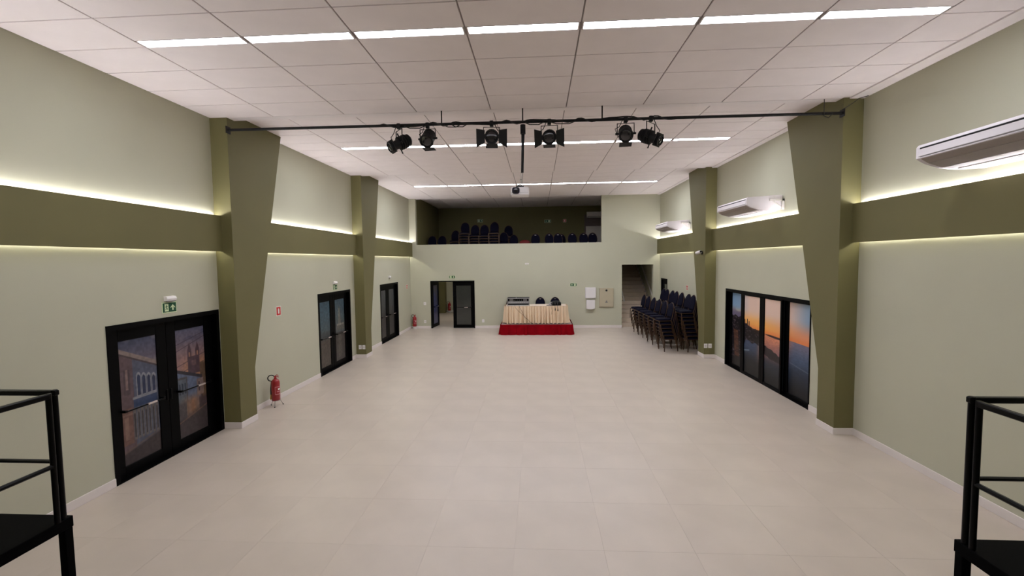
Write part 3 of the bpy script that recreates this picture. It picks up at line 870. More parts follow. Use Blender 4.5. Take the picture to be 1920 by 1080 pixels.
# ------------------------------------------------------------------ fire extinguishers
def extinguisher(loc, rz, label, z0=0.12, stand=True, s=1.0):
    t = thing('fire_extinguisher', label, 'fire extinguisher', loc, rz, 'red fire extinguishers')
    t.scale = (s, s, s)
    r = 0.082
    prof = [(0.07, z0), (r, z0 + 0.015), (r, z0 + 0.36), (r * 0.93, z0 + 0.40), (r * 0.7, z0 + 0.432), (0.028, z0 + 0.45), (0.026, z0 + 0.475)]
    b = MB().lathe(prof, 24).build('cylinder', 'red_paint', t)
    def band(a0, a1, za, zb, mt, nm, rr):
        mm = MB()
        n = 10
        v = [((rr) * math.cos(a0 + (a1 - a0) * i / n), rr * math.sin(a0 + (a1 - a0) * i / n), z) for z in (za, zb) for i in range(n + 1)]
        f = [(i, i + 1, i + n + 2, i + n + 1) for i in range(n)]
        mm._add(v, f, True)
        return mm.build(nm, mt, b)
    c = -0.95
    band(c - 0.75, c + 0.75, z0 + 0.13, z0 + 0.145, 'label_pink', 'label_border', r + 0.001)
    band(c - 0.75, c + 0.75, z0 + 0.285, z0 + 0.297, 'label_pink', 'label_border', r + 0.001)
    band(c - 0.75, c - 0.66, z0 + 0.145, z0 + 0.285, 'label_pink', 'label_border', r + 0.001)
    band(c + 0.66, c + 0.75, z0 + 0.145, z0 + 0.285, 'label_pink', 'label_border', r + 0.001)
    band(c - 0.05, c + 0.5, z0 + 0.225, z0 + 0.26, 'sign_white', 'label_text', r + 0.0012)
    band(c - 0.3, c + 0.5, z0 + 0.185, z0 + 0.20, 'label_pink', 'label_text', r + 0.0012)
    m = MB().rbox(-0.018, 0.018, -0.018, 0.018, z0 + 0.475, z0 + 0.51, 0.004)
    m.tube([(0, 0, z0 + 0.505), (0.03, -0.01, z0 + 0.53), (0.06, -0.02, z0 + 0.515)], 0.009, 6)
    m.tube([(0, 0, z0 + 0.49), (0.035, -0.012, z0 + 0.495), (0.065, -0.022, z0 + 0.48)], 0.008, 6)
    m.build('valve', 'red_paint', t)
    pts = [(-0.01, 0, z0 + 0.495)]
    for k in range(9):
        a = PI * 0.35 + PI * 1.15 * k / 8
        pts.append((-0.075 + 0.062 * math.cos(a), 0.0, z0 + 0.47 + 0.062 * math.sin(a)))
    pts += [(-0.075, 0.0, z0 + 0.39), (-0.092, 0.0, z0 + 0.22), (-0.092, 0, z0 + 0.12)]
    MB().tube(pts, 0.011, 8).build('hose', 'rubber', t)
    MB().tube([(-0.092, 0, z0 + 0.13), (-0.092, 0, z0 + 0.03)], [0.012, 0.02], 8).build('nozzle', 'brass', t)
    if stand:
        sd = MB()
        rg = [(r * 0.98 * math.cos(2 * PI * k / 16), r * 0.98 * math.sin(2 * PI * k / 16), z0 + 0.004) for k in range(17)]
        sd.tube(rg, 0.006, 6)
        so = sd.build('stand_ring', 'steel', t)
        for k in range(3):
            a = -PI / 2 - 0.2 + 2 * PI * k / 3
            MB().tube([(r * 0.95 * math.cos(a), r * 0.95 * math.sin(a), z0), (0.13 * math.cos(a), 0.13 * math.sin(a), 0.012)], 0.006, 6).build('leg', 'steel', t)
            MB().lathe([(0.011, 0), (0.011, 0.02)], 8).build('foot', 'rubber', t, (0.13 * math.cos(a), 0.13 * math.sin(a), 0.0))
    else:
        MB().lathe([(r * 1.05, 0.0), (r * 1.05, z0 + 0.01)], 20).build('base', 'pale_plastic', t)
extinguisher((-5.44, 8.86, 0), 0.5, 'red fire extinguisher on a tripod stand by the left wall past the nearer column')
extinguisher((-5.46, 19.42, 0), 0.0, 'red fire extinguisher in the far left corner of the hall', 0.10, False)
extinguisher((-5.16, 25.70, 0), 0.0, 'red fire extinguisher in the corridor seen through the open door', 0.10, False)

# ------------------------------------------------------------------ air conditioners on the right wall
def aircon(yfar, label):
    Ln = 1.56
    t = thing('air_conditioner', label, 'air conditioner', (XR, yfar - Ln / 2, 3.93), RIGHT, 'wall air conditioners')
    # local: x along the wall (right = towards camera), -y into the room
    prof = [(-0.766, 0.13), (-0.766, 0.255), (-0.74, 0.285), (-0.08, 0.325), (-0.06, 0.30), (-0.06, 0.02), (-0.12, 0.005), (-0.34, 0.0), (-0.52, 0.022), (-0.68, 0.075)]
    MB().prism(prof, 'x', -Ln / 2 + 0.03, Ln / 2 - 0.03).build('body', 'ac_white', t)
    cap = [(y * 1.004, 0.0015 + z * 1.004 - 0.002) for y, z in prof]
    for sx in (-1, 1):
        a, b = sorted((sx * (Ln / 2 - 0.03), sx * Ln / 2))
        e = MB().prism(cap, 'x', a, b).build('end_cap', 'ac_white', t)
    rb(-Ln / 2 + 0.05, Ln / 2 - 0.05, -0.772, -0.762, 0.232, 0.248, 0.002).build('outlet_slot', 'black_matte', t)
    rb(-Ln / 2 + 0.035, Ln / 2 - 0.035, -0.774, -0.764, 0.150, 0.228, 0.003).build('front_flap', 'ac_white', t)
    rb(-Ln / 2 + 0.05, Ln / 2 - 0.05, -0.769, -0.763, 0.141, 0.147, 0.001).build('seam', 'case_grey', t)
    # belly panel and intake grille follow the underside
    def strip(y0, z0, y1, z1, nm, mt, th=0.006, inset=0.06):
        n = Vector((0, z1 - z0, -(y1 - y0))).normalized()
        if n.z > 0: n = -n
        poly = [(y0, z0), (y1, z1), (y1 + n.y * th, z1 + n.z * th), (y0 + n.y * th, z0 + n.z * th)]
        return MB().prism(poly, 'x', -Ln / 2 + inset, Ln / 2 - inset).build(nm, mt, t)
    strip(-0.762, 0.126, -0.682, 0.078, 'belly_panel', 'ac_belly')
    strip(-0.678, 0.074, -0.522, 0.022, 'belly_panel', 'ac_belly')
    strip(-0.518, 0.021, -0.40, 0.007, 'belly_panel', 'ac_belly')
    for k in range(5):
        y = -0.375 + 0.058 * k
        z = 0.004 if y > -0.34 else 0.006
        rb(-Ln / 2 + 0.08, Ln / 2 - 0.08, y, y + 0.04, z - 0.012, z + 0.002, 0.003).build('grille_slat', 'ac_white', t)
    o = MB().lathe([(0.045, 0), (0.042, 0.006)], 18).build('badge', 'case_grey', t, (0.10, -0.60, 0.050), (PI - 0.32, 0, 0))
    o.scale = (1.0, 0.45, 1.0)
    for sx in (-1, 1):
        x = sx * (Ln / 2 + 0.012)
        m = MB().rbox(x - 0.012, x + 0.012, -0.30, 0.0, 0.20, 0.24, 0.003).rbox(x - 0.012, x + 0.012, -0.06, 0.0, 0.02, 0.24, 0.003)
        m.tube([(x, -0.24, 0.21), (x, -0.04, 0.05)], 0.012, 6)
        m.build('bracket', 'pale_plastic', t)
    rb(-Ln / 2 + 0.05, Ln / 2 - 0.05, -0.06, 0.0, 0.05, 0.33, 0.006).build('mounting_plate', 'white_plastic', t)
aircon(5.59, 'white wall air conditioner nearest the camera, cut by the right frame edge')
aircon(11.44, 'white wall air conditioner above the sliding photo doors')
aircon(17.31, 'white wall air conditioner farthest away near the balcony')
# a small unit inside the balcony
t = thing('air_conditioner', 'dim air conditioner in the upper right of the dark balcony', 'air conditioner', (3.0, BAL_Y, 5.16), BACK, 'wall air conditioners')
MB().prism([(0, 0.0), (-0.16, 0.0), (-0.22, 0.06), (-0.22, 0.26), (-0.18, 0.30), (0, 0.30)], 'x', -0.44, 0.44).build('body', 'ac_white', t)
rb(-0.40, 0.40, -0.226, -0.20, 0.045, 0.058, 0.002).build('outlet_slot', 'black_matte', t)

# ------------------------------------------------------------------ lighting pipe, spotlights, projector
PY, PZ = 7.62, 5.235
pipe = thing('lighting_pipe', 'long black lighting pipe hung across the hall between the nearer columns', 'pipe', (0, PY, PZ))
MB().tube([(XL + PC, 0, 0.012), (XR - PC, 0, -0.015)], 0.024, 10).build('pipe', 'black_matte', pipe)
for x, z in ((XL + PC, 0.012), (XR - PC, -0.015)):
    s = 1 if x < 0 else -1
    MB().rbox(min(x, x + s * 0.012), max(x, x + s * 0.012), -0.06, 0.06, z - 0.06, z + 0.06, 0.003).build('end_plate', 'black_matte', pipe)
rnd = random.Random(3)
pts = []
for k in range(90):
    x = -2.7 + 5.0 * k / 89
    a = k * 0.55 + 1.5 * math.sin(k * 0.31)
    pts.append((x, 0.030 * math.cos(a), 0.030 * math.sin(a) + 0.004 * rnd.random()))
MB().tube(pts, 0.011, 5).build('wrapped_cable', 'rubber', pipe)
MB().tube([(4.55, -0.03, 0.2), (4.55, -0.03, -0.06), (4.62, -0.03, -0.09), (4.68, -0.03, -0.03)], 0.006, 6).build('loose_cable', 'rubber', pipe)
MB().tube([(4.83, -0.03, 0.03), (4.87, -0.08, 0.06), (4.93, -0.12, 0.10), (5.0, -0.14, 0.16), (5.13, -0.16, 0.19)], 0.006, 6).build('loose_cable', 'rubber', pipe)
for x in (-1.598, -0.24, 1.064):
    MB().tube([(x, 0, 0.0), (x, 0, H1 - PZ - 0.001)], 0.011, 8).build('drop_rod', 'black_matte', pipe)
for x in (-2.05, -1.42, -1.30, 0.42, -0.05):
    w = 0.12 + 0.1 * rnd.random()
    MB().tube([(x - w, -0.02, -0.02), (x - w / 2, -0.03, -0.055), (x + w / 2, -0.03, -0.06), (x + w, -0.02, -0.02)], 0.009, 5).build('cable_loop', 'rubber', pipe)

def spotlight(x, drop, yaw, pitch, kind, label, doors=22, low=60):
    t = thing('spotlight', label, 'spotlight', (x, PY, PZ), 0, 'stage spotlights on the pipe')
    rb(-0.03, 0.03, -0.035, 0.035, -0.06, 0.03, 0.006).build('clamp', 'black_matte', t)
    R = Matrix.Translation((0, 0, -drop)) @ Matrix.Rotation(yaw, 4, 'Z') @ Matrix.Rotation(pitch, 4, 'X')
    Ry = Matrix.Rotation(yaw, 4, 'Z')
    m = MB(); m.T = Ry
    m.tube([(-0.135, 0, -drop), (-0.135, 0, -0.075), (0.135, 0, -0.075), (0.135, 0, -drop)], 0.009, 6)
    m.build('yoke', 'black_matte', t)
    # housing: axis along local -y (beam direction)
    Rb = R @ Matrix.Rotation(PI / 2, 4, 'X')        # local +z -> -y
    m = MB(); m.T = Rb
    if kind == 'fresnel':
        m.lathe([(0.05, -0.20), (0.085, -0.16), (0.105, -0.10), (0.108, 0.07), (0.118, 0.075), (0.118, 0.10), (0.095, 0.10), (0.095, 0.085)], 20)
        lens_z, lr = 0.088, 0.094
    else:
        m.lathe([(0.06, -0.22), (0.098, -0.19), (0.105, -0.06), (0.08, -0.03), (0.072, 0.12), (0.09, 0.125), (0.09, 0.19), (0.07, 0.19), (0.07, 0.17)], 20)
        lens_z, lr = 0.172, 0.069
    b = m.build('housing', 'black_matte', t)
    for q in range(4):
        mm = MB(); mm.T = Rb
        zc = -0.13 + 0.04 * q
        rr = 0.1 if kind == 'fresnel' else 0.106
        mm.lathe([(rr + 0.004, zc), (rr + 0.010, zc + 0.004), (rr + 0.010, zc + 0.012), (rr + 0.004, zc + 0.016)], 20)
        mm.build('cooling_fin', 'black_matte', b)
    m = MB(); m.T = Rb
    m.lathe([(lr, lens_z), (lr * 0.8, lens_z + 0.012), (lr * 0.4, lens_z + 0.02), (0.005, lens_z + 0.022)], 20)
    m.build('lens', 'lens_glass', t)
    m = MB(); m.T = R
    m.tube([(-0.165, 0, 0), (-0.10, 0, 0)], 0.018, 8)
    m.build('tilt_knob', 'black_matte', t)
    m = MB(); m.T = R
    m.tube([(0.10, 0, 0), (0.165, 0, 0)], 0.018, 8)
    m.build('tilt_knob', 'black_matte', t)
    if kind == 'fresnel':
        for s in (-1, 1) if doors is not None else ():
            mm = MB(); mm.T = R @ Matrix.Translation((s * 0.115, -0.10, 0)) @ Matrix.Rotation(s * math.radians(doors), 4, 'Z')
            x0, x1 = sorted((0, s * 0.15))
            mm.prism([(x0, -0.10 if s > 0 else -0.17), (x1, -0.17 if s > 0 else -0.10), (x1, 0.13 if s > 0 else 0.10), (x0, 0.10 if s > 0 else 0.13)], 'y', -0.003, 0.003)
            mm.build('barn_door', 'black_matte', t)
        mm = MB(); mm.T = R @ Matrix.Translation((0, -0.10, -0.115)) @ Matrix.Rotation(math.radians(low), 4, 'X')
        mm.prism([(-0.1, -0.12), (0.1, -0.12), (0.1, 0), (-0.1, 0)], 'y', -0.003, 0.003)
        mm.build('barn_door', 'black_matte', t)
    else:
        mm = MB(); mm.T = Rb
        mm.box(-0.105, 0.105, -0.105, 0.105, 0.135, 0.15)
        mm.build('colour_frame', 'black_matte', b)
        mm = MB(); mm.T = R
        mm.tube([(0, 0.05, 0.10), (0, 0.05, 0.16)], 0.012, 8).tube([(0, -0.02, -0.06), (0, -0.02, -0.17)], 0.010, 8)
        mm.build('shutter_handle', 'black_matte', t)
    s = 1 if yaw >= 0 else -1
    pts = [Vector((s * 0.05, 0.0, -0.02)), Vector((s * 0.10, 0.03, -0.12)), Vector((s * 0.16, 0.06, -drop * 0.6)), Vector((s * 0.10, 0.14, -drop - 0.02)), R @ Vector((0, 0.17, 0))]
    MB().tube(pts, 0.007, 5).build('power_cable', 'rubber', t)
rad = math.radians
spotlight(-2.33, 0.30, rad(-52), rad(28), 'profile', 'leftmost black spotlight on the pipe, turned sideways')
spotlight(-1.84, 0.23, rad(-8), rad(42), 'fresnel', 'second black spotlight from the left, tilted down to camera', None, 40)
spotlight(-0.76, 0.235, rad(6), rad(8), 'fresnel', 'black barn-door spotlight left of the projector pole')
spotlight(0.198, 0.255, rad(-4), rad(20), 'fresnel', 'black barn-door spotlight right of the projector pole', 30)
spotlight(1.445, 0.24, rad(-6), rad(32), 'fresnel', 'second black spotlight from the right on the pipe', None, 40)
spotlight(1.85, 0.315, rad(48), rad(25), 'profile', 'rightmost black spotlight on the pipe, turned sideways')

t = thing('projector', 'white ceiling projector hanging on a black pole from the lighting pipe', 'projector', (-0.298, 7.66, 4.02))
ox = 0.03
m = MB().tube([(ox + 0.03, -0.03, 1.17), (ox + 0.03, -0.03, 1.02)], 0.045, 10)
m.tube([(ox + 0.03, -0.03, 1.03), (ox + 0.022, -0.02, 0.75)], [0.03, 0.022], 10).tube([(ox + 0.022, -0.02, 0.76), (ox + 0.01, 0, 0.39)], 0.024, 10)
m.build('pole', 'black_matte', t)
m = MB().tube([(ox + 0.018, 0, 0.40), (ox + 0.0, 0, 0.20)], 0.008, 8).tube([(ox - 0.01, 0.01, 0.40), (ox - 0.015, 0.01, 0.18)], 0.005, 6)
m.rbox(ox - 0.03, ox + 0.01, -0.02, 0.02, 0.27, 0.285, 0.002)
m.build('thin_pole', 'steel', t)
m = MB().rbox(-0.06, 0.06, -0.05, 0.05, 0.155, 0.165, 0.002)
for a, b in ((-0.06, -0.05), (0.06, -0.05), (-0.06, 0.05), (0.06, 0.05)):
    m.tube([(a * 0.6, b * 0.6, 0.165), (0, 0, 0.20)], 0.006, 6).tube([(a, b, 0.13), (a, b, 0.165)], 0.007, 6)
m.build('mount', 'black_matte', t)
rb(-0.152, 0.152, -0.12, 0.12, 0.0, 0.14, 0.018).build('body', 'white_plastic', t)
pts = [(-0.055 + 0.062 * math.copysign(abs(math.cos(2 * PI * k / 24)) ** 0.6, math.cos(2 * PI * k / 24)) - 0.01,
        0.078 + 0.055 * math.copysign(abs(math.sin(2 * PI * k / 24)) ** 0.6, math.sin(2 * PI * k / 24))) for k in range(24)]
lr = MB().prism(pts, 'y', -0.132, -0.115).build('lens_surround', 'projector_lens', t)
MB().lathe([(0.038, 0), (0.036, 0.008), (0.02, 0.012), (0.003, 0.013)], 18).build('lens', 'lens_glass', lr, (-0.065, -0.132, 0.078), (PI / 2, 0, 0))
bx(-0.145, 0.145, -0.1215, -0.119, 0.048, 0.05).build('seam', 'case_grey', t)

# ------------------------------------------------------------------ banquet chairs
def chair_meshes():
    P = {}
    m = MB()
    # padded seat: rounded front, crowned top
    n, mm_ = 12, 8
    vs, fs = [], []
    ring = []
    for k in range(24):
        a = 2 * PI * k / 24
        cx = math.copysign(abs(math.cos(a)) ** 0.45, math.cos(a)) * 0.205
        cy = math.copysign(abs(math.sin(a)) ** 0.45, math.sin(a)) * 0.212
        ring.append((cx, cy))
    for sc, z in ((0.96, 0.392), (1.0, 0.402), (1.0, 0.435), (0.94, 0.452), (0.6, 0.462)):
        vs += [(x * sc, y * sc, z) for x, y in ring]
    for i in range(4):
        for k in range(24):
            a, b = i * 24 + k, i * 24 + (k + 1) % 24
            fs.append((a, b, b + 24, a + 24))
    fs.append(tuple(range(24))[::-1]); fs.append(tuple(range(96, 120)))
    m._add(vs, fs, True)
    P['seat'] = m.mesh('seat', 'navy')
    # crown-top backrest, leaning
    out = []
    for x, z in ((-0.16, 0.50), (-0.19, 0.56), (-0.195, 0.68), (-0.178, 0.78), (-0.142, 0.853), (-0.095, 0.898), (-0.045, 0.924), (0, 0.932)):
        out.append((x, z))
    out += [(-x, z) for x, z in out[-2::-1]]
    ln = lambda z: 0.205 + (z - 0.42) * 0.20
    N = len(out)
    m = MB()
    vs = []
    for sc, dy in ((0.93, -0.030), (1.0, -0.016), (1.0, 0.012), (0.93, 0.024)):
        for x, z in out:
            zz = 0.71 + (z - 0.71) * sc
            vs.append((x * sc, ln(zz) + dy, zz))
    fs = []
    for i in range(3):
        for k in range(N):
            a, b = i * N + k, i * N + (k + 1) % N
            fs.append((a, b, b + N, a + N))
    fs.append(tuple(range(N))); fs.append(tuple(range(3 * N, 4 * N)))
    m._add(vs, fs, True)
    P['backrest'] = m.mesh('backrest', 'navy')
    m = MB()
    pth = [(-0.20, 0.19, 0.39), (-0.203, ln(0.5), 0.50)] + [(x * 1.045, ln(z) + 0.003, 0.71 + (z - 0.71) * 1.045) for x, z in out[1:-1]] + [(0.203, ln(0.5), 0.50), (0.20, 0.19, 0.39)]
    m.tube(pth, 0.011, 6)
    P['back_frame'] = m.mesh('back_frame', 'bronze_tube')
    m = MB()
    m.tube([(-0.205, 0.20, 0.385), (-0.21, -0.20, 0.385)], 0.011, 4, square=True)
    m.tube([(0.205, 0.20, 0.385), (0.21, -0.20, 0.385)], 0.011, 4, square=True)
    m.tube([(-0.21, -0.20, 0.385), (0.21, -0.20, 0.385)], 0.011, 4, square=True)
    m.tube([(-0.205, 0.20, 0.385), (0.205, 0.20, 0.385)], 0.011, 4, square=True)
    P['seat_frame'] = m.mesh('seat_frame', 'bronze_tube')
    def leg(sx, rear):
        y0, y1 = (0.19, 0.232) if rear else (-0.20, -0.205)
        m = MB()
        m.tube([(sx * 0.214, y0, 0.392), (sx * 0.236, y0 + (y1 - y0) * 0.15, 0.345), (sx * 0.237, y1, 0.0)], 0.0115, 4, square=True)
        return m.mesh('leg', 'bronze_tube')
    P['legs'] = [leg(-1, 0), leg(1, 0), leg(-1, 1), leg(1, 1)]
    m = MB()
    for sd, y in ((-1, ln(0.88) - 0.034), (1, ln(0.88) + 0.026)):
        m.prism([(0.045 * math.cos(2 * PI * k / 12), 0.875 + 0.016 * math.sin(2 * PI * k / 12)) for k in range(12)], 'y', y - 0.003, y + 0.003)
    P['handle'] = m.mesh('handle', 'steel')
    return P
CH = chair_meshes()
def chair(loc, rz, label, group, handle=False):
    t = thing('banquet_chair', label, 'chair', loc, rz, group)
    link('seat', CH['seat'], t)
    link('backrest', CH['backrest'], t)
    link('back_frame', CH['back_frame'], t)
    link('seat_frame', CH['seat_frame'], t)
    for l in CH['legs']:
        link('leg', l, t)
    if handle:
        link('handle', CH['handle'], t)
    return t
FACE_LEFT = -PI / 2          # seat front towards -x
def nth(k, n):
    if k == n - 1: return 'topmost'
    if k == 0: return 'lowest'
    return ORD[k] + ' from the floor'
rj = random.Random(11)
def pos(k, n):
    return 'nearest stack' if k == 0 else ('farthest stack' if k == n - 1 else ORD[k] + ' nearest stack')
def stack(x, y, n, dz, lean, where, group, z0=0.0, rz=FACE_LEFT):
    for k in range(n):
        jx, jr = rj.uniform(-0.008, 0.008), rj.uniform(-0.02, 0.02)
        f = Vector((math.sin(rz), -math.cos(rz), 0))
        p = Vector((x + jx, y, z0 + dz * k)) + f * (lean * k)
        chair(tuple(p), rz + jr, 'navy banquet chair, %s, in the %s' % (nth(k, n), where), group)
TURN = FACE_LEFT + math.radians(7)
for i in range(6):
    stack(4.14 - 0.012 * i, 14.66 + 0.70 * i, 6, 0.118, 0.033, '%s of the aisle-side row' % pos(i, 6), 'chair stacks in the aisle-side row', 0.0, TURN)
for i, y in enumerate((14.56, 15.02, 15.70, 16.30, 16.78, 17.46, 17.94)):
    stack(4.84, y, 8, 0.12, 0.033, '%s of the wall-side row' % pos(i, 7), 'chair stacks in the wall-side row', 0.0, TURN)

# ------------------------------------------------------------------ table on its low red platform
PZT = 0.415
t = thing('stage_platform', 'low platform under the table, skirted in red velvet', 'platform', (-0.10, 18.60, 0))
def skirt(x0, x1, y0, y1, z0, z1, flare, amp, step, seed, sag=0.0, fold=0.11):
    """pleated cloth around a rectangle, closed loop, wider at the bottom"""
    r = random.Random(seed)
    per = []
    L = [(x0, y0, x1, y0, 0, -1), (x1, y0, x1, y1, 1, 0), (x1, y1, x0, y1, 0, 1), (x0, y1, x0, y0, -1, 0)]
    for ax, ay, bx_, by, nx, ny in L:
        d = math.hypot(bx_ - ax, by - ay)
        n = max(4, int(d / step))
        for k in range(n):
            u = k / n
            per.append((ax + (bx_ - ax) * u, ay + (by - ay) * u, nx, ny))
    N = len(per)
    wv, k = [], 0
    while k < N:                       # folds of uneven width, rounded crests and sharp valleys
        n = max(3, int(r.uniform(0.6, 1.4) * fold / step))
        hgt = r.uniform(0.55, 1.1)
        for q in range(n):
            wv.append((2 * abs(math.sin(PI * q / n)) ** 0.8 - 1) * hgt)
        k += n
    wv = wv[:N]
    wv[-1] = wv[0]
    m = MB()
    rows = 9
    vs, fs = [], []
    for j in range(rows + 1):
        v = j / rows
        for k, (x, y, nx, ny) in enumerate(per):
            o = flare * v ** 1.3 + amp * wv[k] * (0.35 + 0.65 * v) + amp * 1.1
            o += amp * 0.5 * math.sin(k * 0.37 + v * 2.0) * v
            cxn, cyn = nx, ny
            z = z1 + (z0 - z1) * v
            if j == rows:
                z += 0.02 * abs(math.sin(k * 0.23 + seed)) * sag
            vs.append((x + cxn * o, y + cyn * o, z))
    for j in range(rows):
        for k in range(N):
            a, b = j * N + k, j * N + (k + 1) % N
            fs.append((a, b, b + N, a + N))
    m._add(vs, fs, True)
    return m
px0, px1, py0, py1 = -1.40, 1.40, -0.86, 0.80
rb(px0, px1, py0, py1, PZT - 0.05, PZT, 0.005).build('deck', 'platform_top', t)
for a in (px0 + 0.06, 0, px1 - 0.06):
    for b in (py0 + 0.06, py1 - 0.06):
        rb(a - 0.025, a + 0.025, b - 0.025, b + 0.025, 0, PZT - 0.05, 0.003).build('leg', 'steel', t)
skirt(px0, px1, py0, py1, 0.004, PZT - 0.002, 0.05, 0.030, 0.02, 5, 0.0, 0.26).build('velvet_skirt', 'cloth_red', t)

t = thing('banquet_table', 'long table under a pleated tan cloth on the red platform', 'table', (-0.12, 18.25, PZT))
tx0, tx1, ty0, ty1 = -1.19, 1.19, -0.36, 0.36
TH = 0.715
rb(tx0, tx1, ty0, ty1, TH - 0.03, TH, 0.004).build('table_top', 'case_grey', t)
for a in (tx0 + 0.12, tx1 - 0.12):
    for b in (ty0 + 0.1, ty1 - 0.1):
        MB().tube([(a, b, 0), (a, b, TH - 0.03)], 0.016, 8).build('leg', 'steel', t)
skirt(tx0, tx1, ty0, ty1, 0.012, TH + 0.002, 0.04, 0.062, 0.011, 8, 2.0, 0.15).build('pleated_skirt', 'cloth_tan', t)
rb(tx0 - 0.02, tx1 + 0.02, ty0 - 0.02, ty1 + 0.02, TH + 0.001, TH + 0.008, 0.003).build('cloth_top', 'cloth_white', t)
TZ = PZT + TH + 0.008

# rack case
t = thing('rack_case', 'open silver-edged equipment rack case on the left of the table', 'equipment case', (-0.82, 18.22, TZ))
w, d, h = 0.44, 0.24, 0.31
m = MB().rbox(-w, w, -d, d, 0, 0.02, 0.003).rbox(-w, w, -d, d, h - 0.02, h, 0.003).rbox(-w, -w + 0.02, -d, d, 0.02, h - 0.02, 0.003).rbox(w - 0.02, w, -d, d, 0.02, h - 0.02, 0.003)
m.rbox(-w + 0.02, w - 0.02, d - 0.02, d, 0.02, h - 0.02, 0.002)
m.build('shell', 'black_matte', t)
m = MB()
for z in (0, h - 0.03):
    m.rbox(-w - 0.006, w + 0.006, -d - 0.008, -d + 0.015, z - 0.0 if z else 0.0, z + 0.03, 0.003)
for x in (-w - 0.006, w - 0.018):
    m.rbox(x, x + 0.024, -d - 0.008, -d + 0.015, 0.03, h - 0.03, 0.003)
m.build('edge_trim', 'case_silver', t)
for sx in (-1, 1):
    for z in (0.0, h):
        for y in (-d,):
            MB().lathe([(0.0, -0.022), (0.02, -0.012), (0.024, 0), (0.02, 0.012), (0.0, 0.022)], 10).build('corner_ball', 'steel', t, (sx * w, y, min(max(z, 0.024), h - 0.0)))
u1 = rb(-w + 0.03, w - 0.03, -d + 0.02, d - 0.04, 0.085, 0.165, 0.004).build('rack_unit', 'case_silver', t)
u2 = rb(-w + 0.03, w - 0.03, -d + 0.03, d - 0.04, 0.175, 0.275, 0.004).build('rack_unit', 'black_frame', t)
u3 = rb(-w + 0.03, w - 0.03, -d + 0.03, d - 0.04, 0.022, 0.078, 0.004).build('rack_unit', 'black_frame', t)
for x in (-0.27, 0.29):
    rb(x - 0.09, x + 0.06, -d + 0.024, -d + 0.0295, 0.185, 0.265, 0.002).build('panel_plate', 'case_grey', u2)
for k in range(6):
    MB().lathe([(0.012, 0), (0.010, 0.016)], 10).build('knob', 'white_plastic' if k == 0 else 'case_silver', u2, (-0.17 + 0.075 * k, -d + 0.03, 0.225), (PI / 2, 0, 0))
for k in range(8):
    MB().lathe([(0.008, 0), (0.007, 0.012)], 8).build('knob', 'black_frame', u1, (-0.3 + 0.085 * k, -d + 0.02, 0.125), (PI / 2, 0, 0))
bx(-0.1, -0.06, -d - 0.0, -d + 0.03, h, h + 0.012).build('handle', 'white_plastic', t)

# bundled equipment lying on the table
t = thing('equipment_bag', 'dark grey bag of cables lying on the right of the table', 'bag', (0.60, 18.06, TZ))
m = MB()
vs, fs = [], []
secs = ((-0.10, 0.05, 0.10, 0.11), (-0.02, 0.055, 0.115, 0.16), (0.10, 0.058, 0.12, 0.185), (0.22, 0.055, 0.11, 0.165), (0.29, 0.035, 0.07, 0.09))
for x, cy, ry, hh in secs:
    for k in range(16):
        a = 2 * PI * k / 16
        vs.append((x, math.copysign(abs(math.cos(a)) ** 0.7, math.cos(a)) * ry, 0.014 + hh / 2 + math.copysign(abs(math.sin(a)) ** 0.7, math.sin(a)) * hh / 2))
for i in range(len(secs) - 1):
    for k in range(16):
        a, b = i * 16 + k, i * 16 + (k + 1) % 16
        fs.append((a, b, b + 16, a + 16))
fs += [tuple(range(16))[::-1], tuple(range(64, 80))]
m._add(vs, fs, True)
m.build('bag_body', 'black_matte', t)
MB().prism([(-0.22, 0.014), (-0.085, 0.014), (-0.085, 0.135), (-0.13, 0.125), (-0.2, 0.05)], 'y', -0.09, 0.09).build('grey_end', 'case_silver', t)
pts = [(0.30 * math.cos(2 * PI * k / 28), 0.15 * math.sin(2 * PI * k / 28)) for k in range(28)]
MB().prism([(0.0 + x, y) for x, y in pts], 'z', 0.0, 0.014).build('bag_flap', 'black_frame', t)
for q in range(3):
    MB().tube([(-0.05 + 0.1 * q, -0.112, 0.03), (-0.05 + 0.1 * q, -0.118, 0.10), (-0.05 + 0.1 * q, -0.09, 0.17)], 0.005, 5).build('strap', 'case_grey', t)

# cables hanging over the cloth
def cable(name, pts, r, label, plug=None):
    o = Vector(pts[0])
    t = thing(name, label, 'cable', pts[0])
    MB().tube([Vector(p) - o for p in pts], r, 6).build('cable_run', 'rubber', t)
    if plug:
        e = Vector(pts[-1]) - o
        MB().tube([e, e + Vector((0, 0, -0.10))], [0.014, 0.02], 8).build('plug', 'rubber', t)
yfr = 17.80
cable('cable', [(-0.97, 17.96, TZ + 0.02), (-0.95, 17.86, TZ + 0.015), (-0.94, yfr - 0.02, TZ - 0.05), (-0.78, yfr - 0.05, 0.92), (-0.55, yfr - 0.075, 0.72), (-0.35, yfr - 0.09, 0.52), (-0.20, yfr - 0.10, 0.43)], 0.005,
      'thin black cable running from the rack case diagonally down the cloth')
cable('cable', [(-0.80, 17.96, TZ + 0.02), (-0.78, 17.86, TZ + 0.015), (-0.76, yfr - 0.02, TZ - 0.05), (-0.62, yfr - 0.055, 0.85), (-0.58, yfr - 0.08, 0.70), (-0.42, yfr - 0.085, 0.60)], 0.005,
      'thin dark cable below the rack case ending half way down the cloth')
cable('cable', [(0.52, 17.96, TZ + 0.02), (0.50, 17.86, TZ + 0.015), (0.50, yfr - 0.02, TZ - 0.05), (0.53, yfr - 0.05, 0.95), (0.49, yfr - 0.065, 0.80)], 0.005,
      'thin dark cable hanging below the bag, leftmost of three')
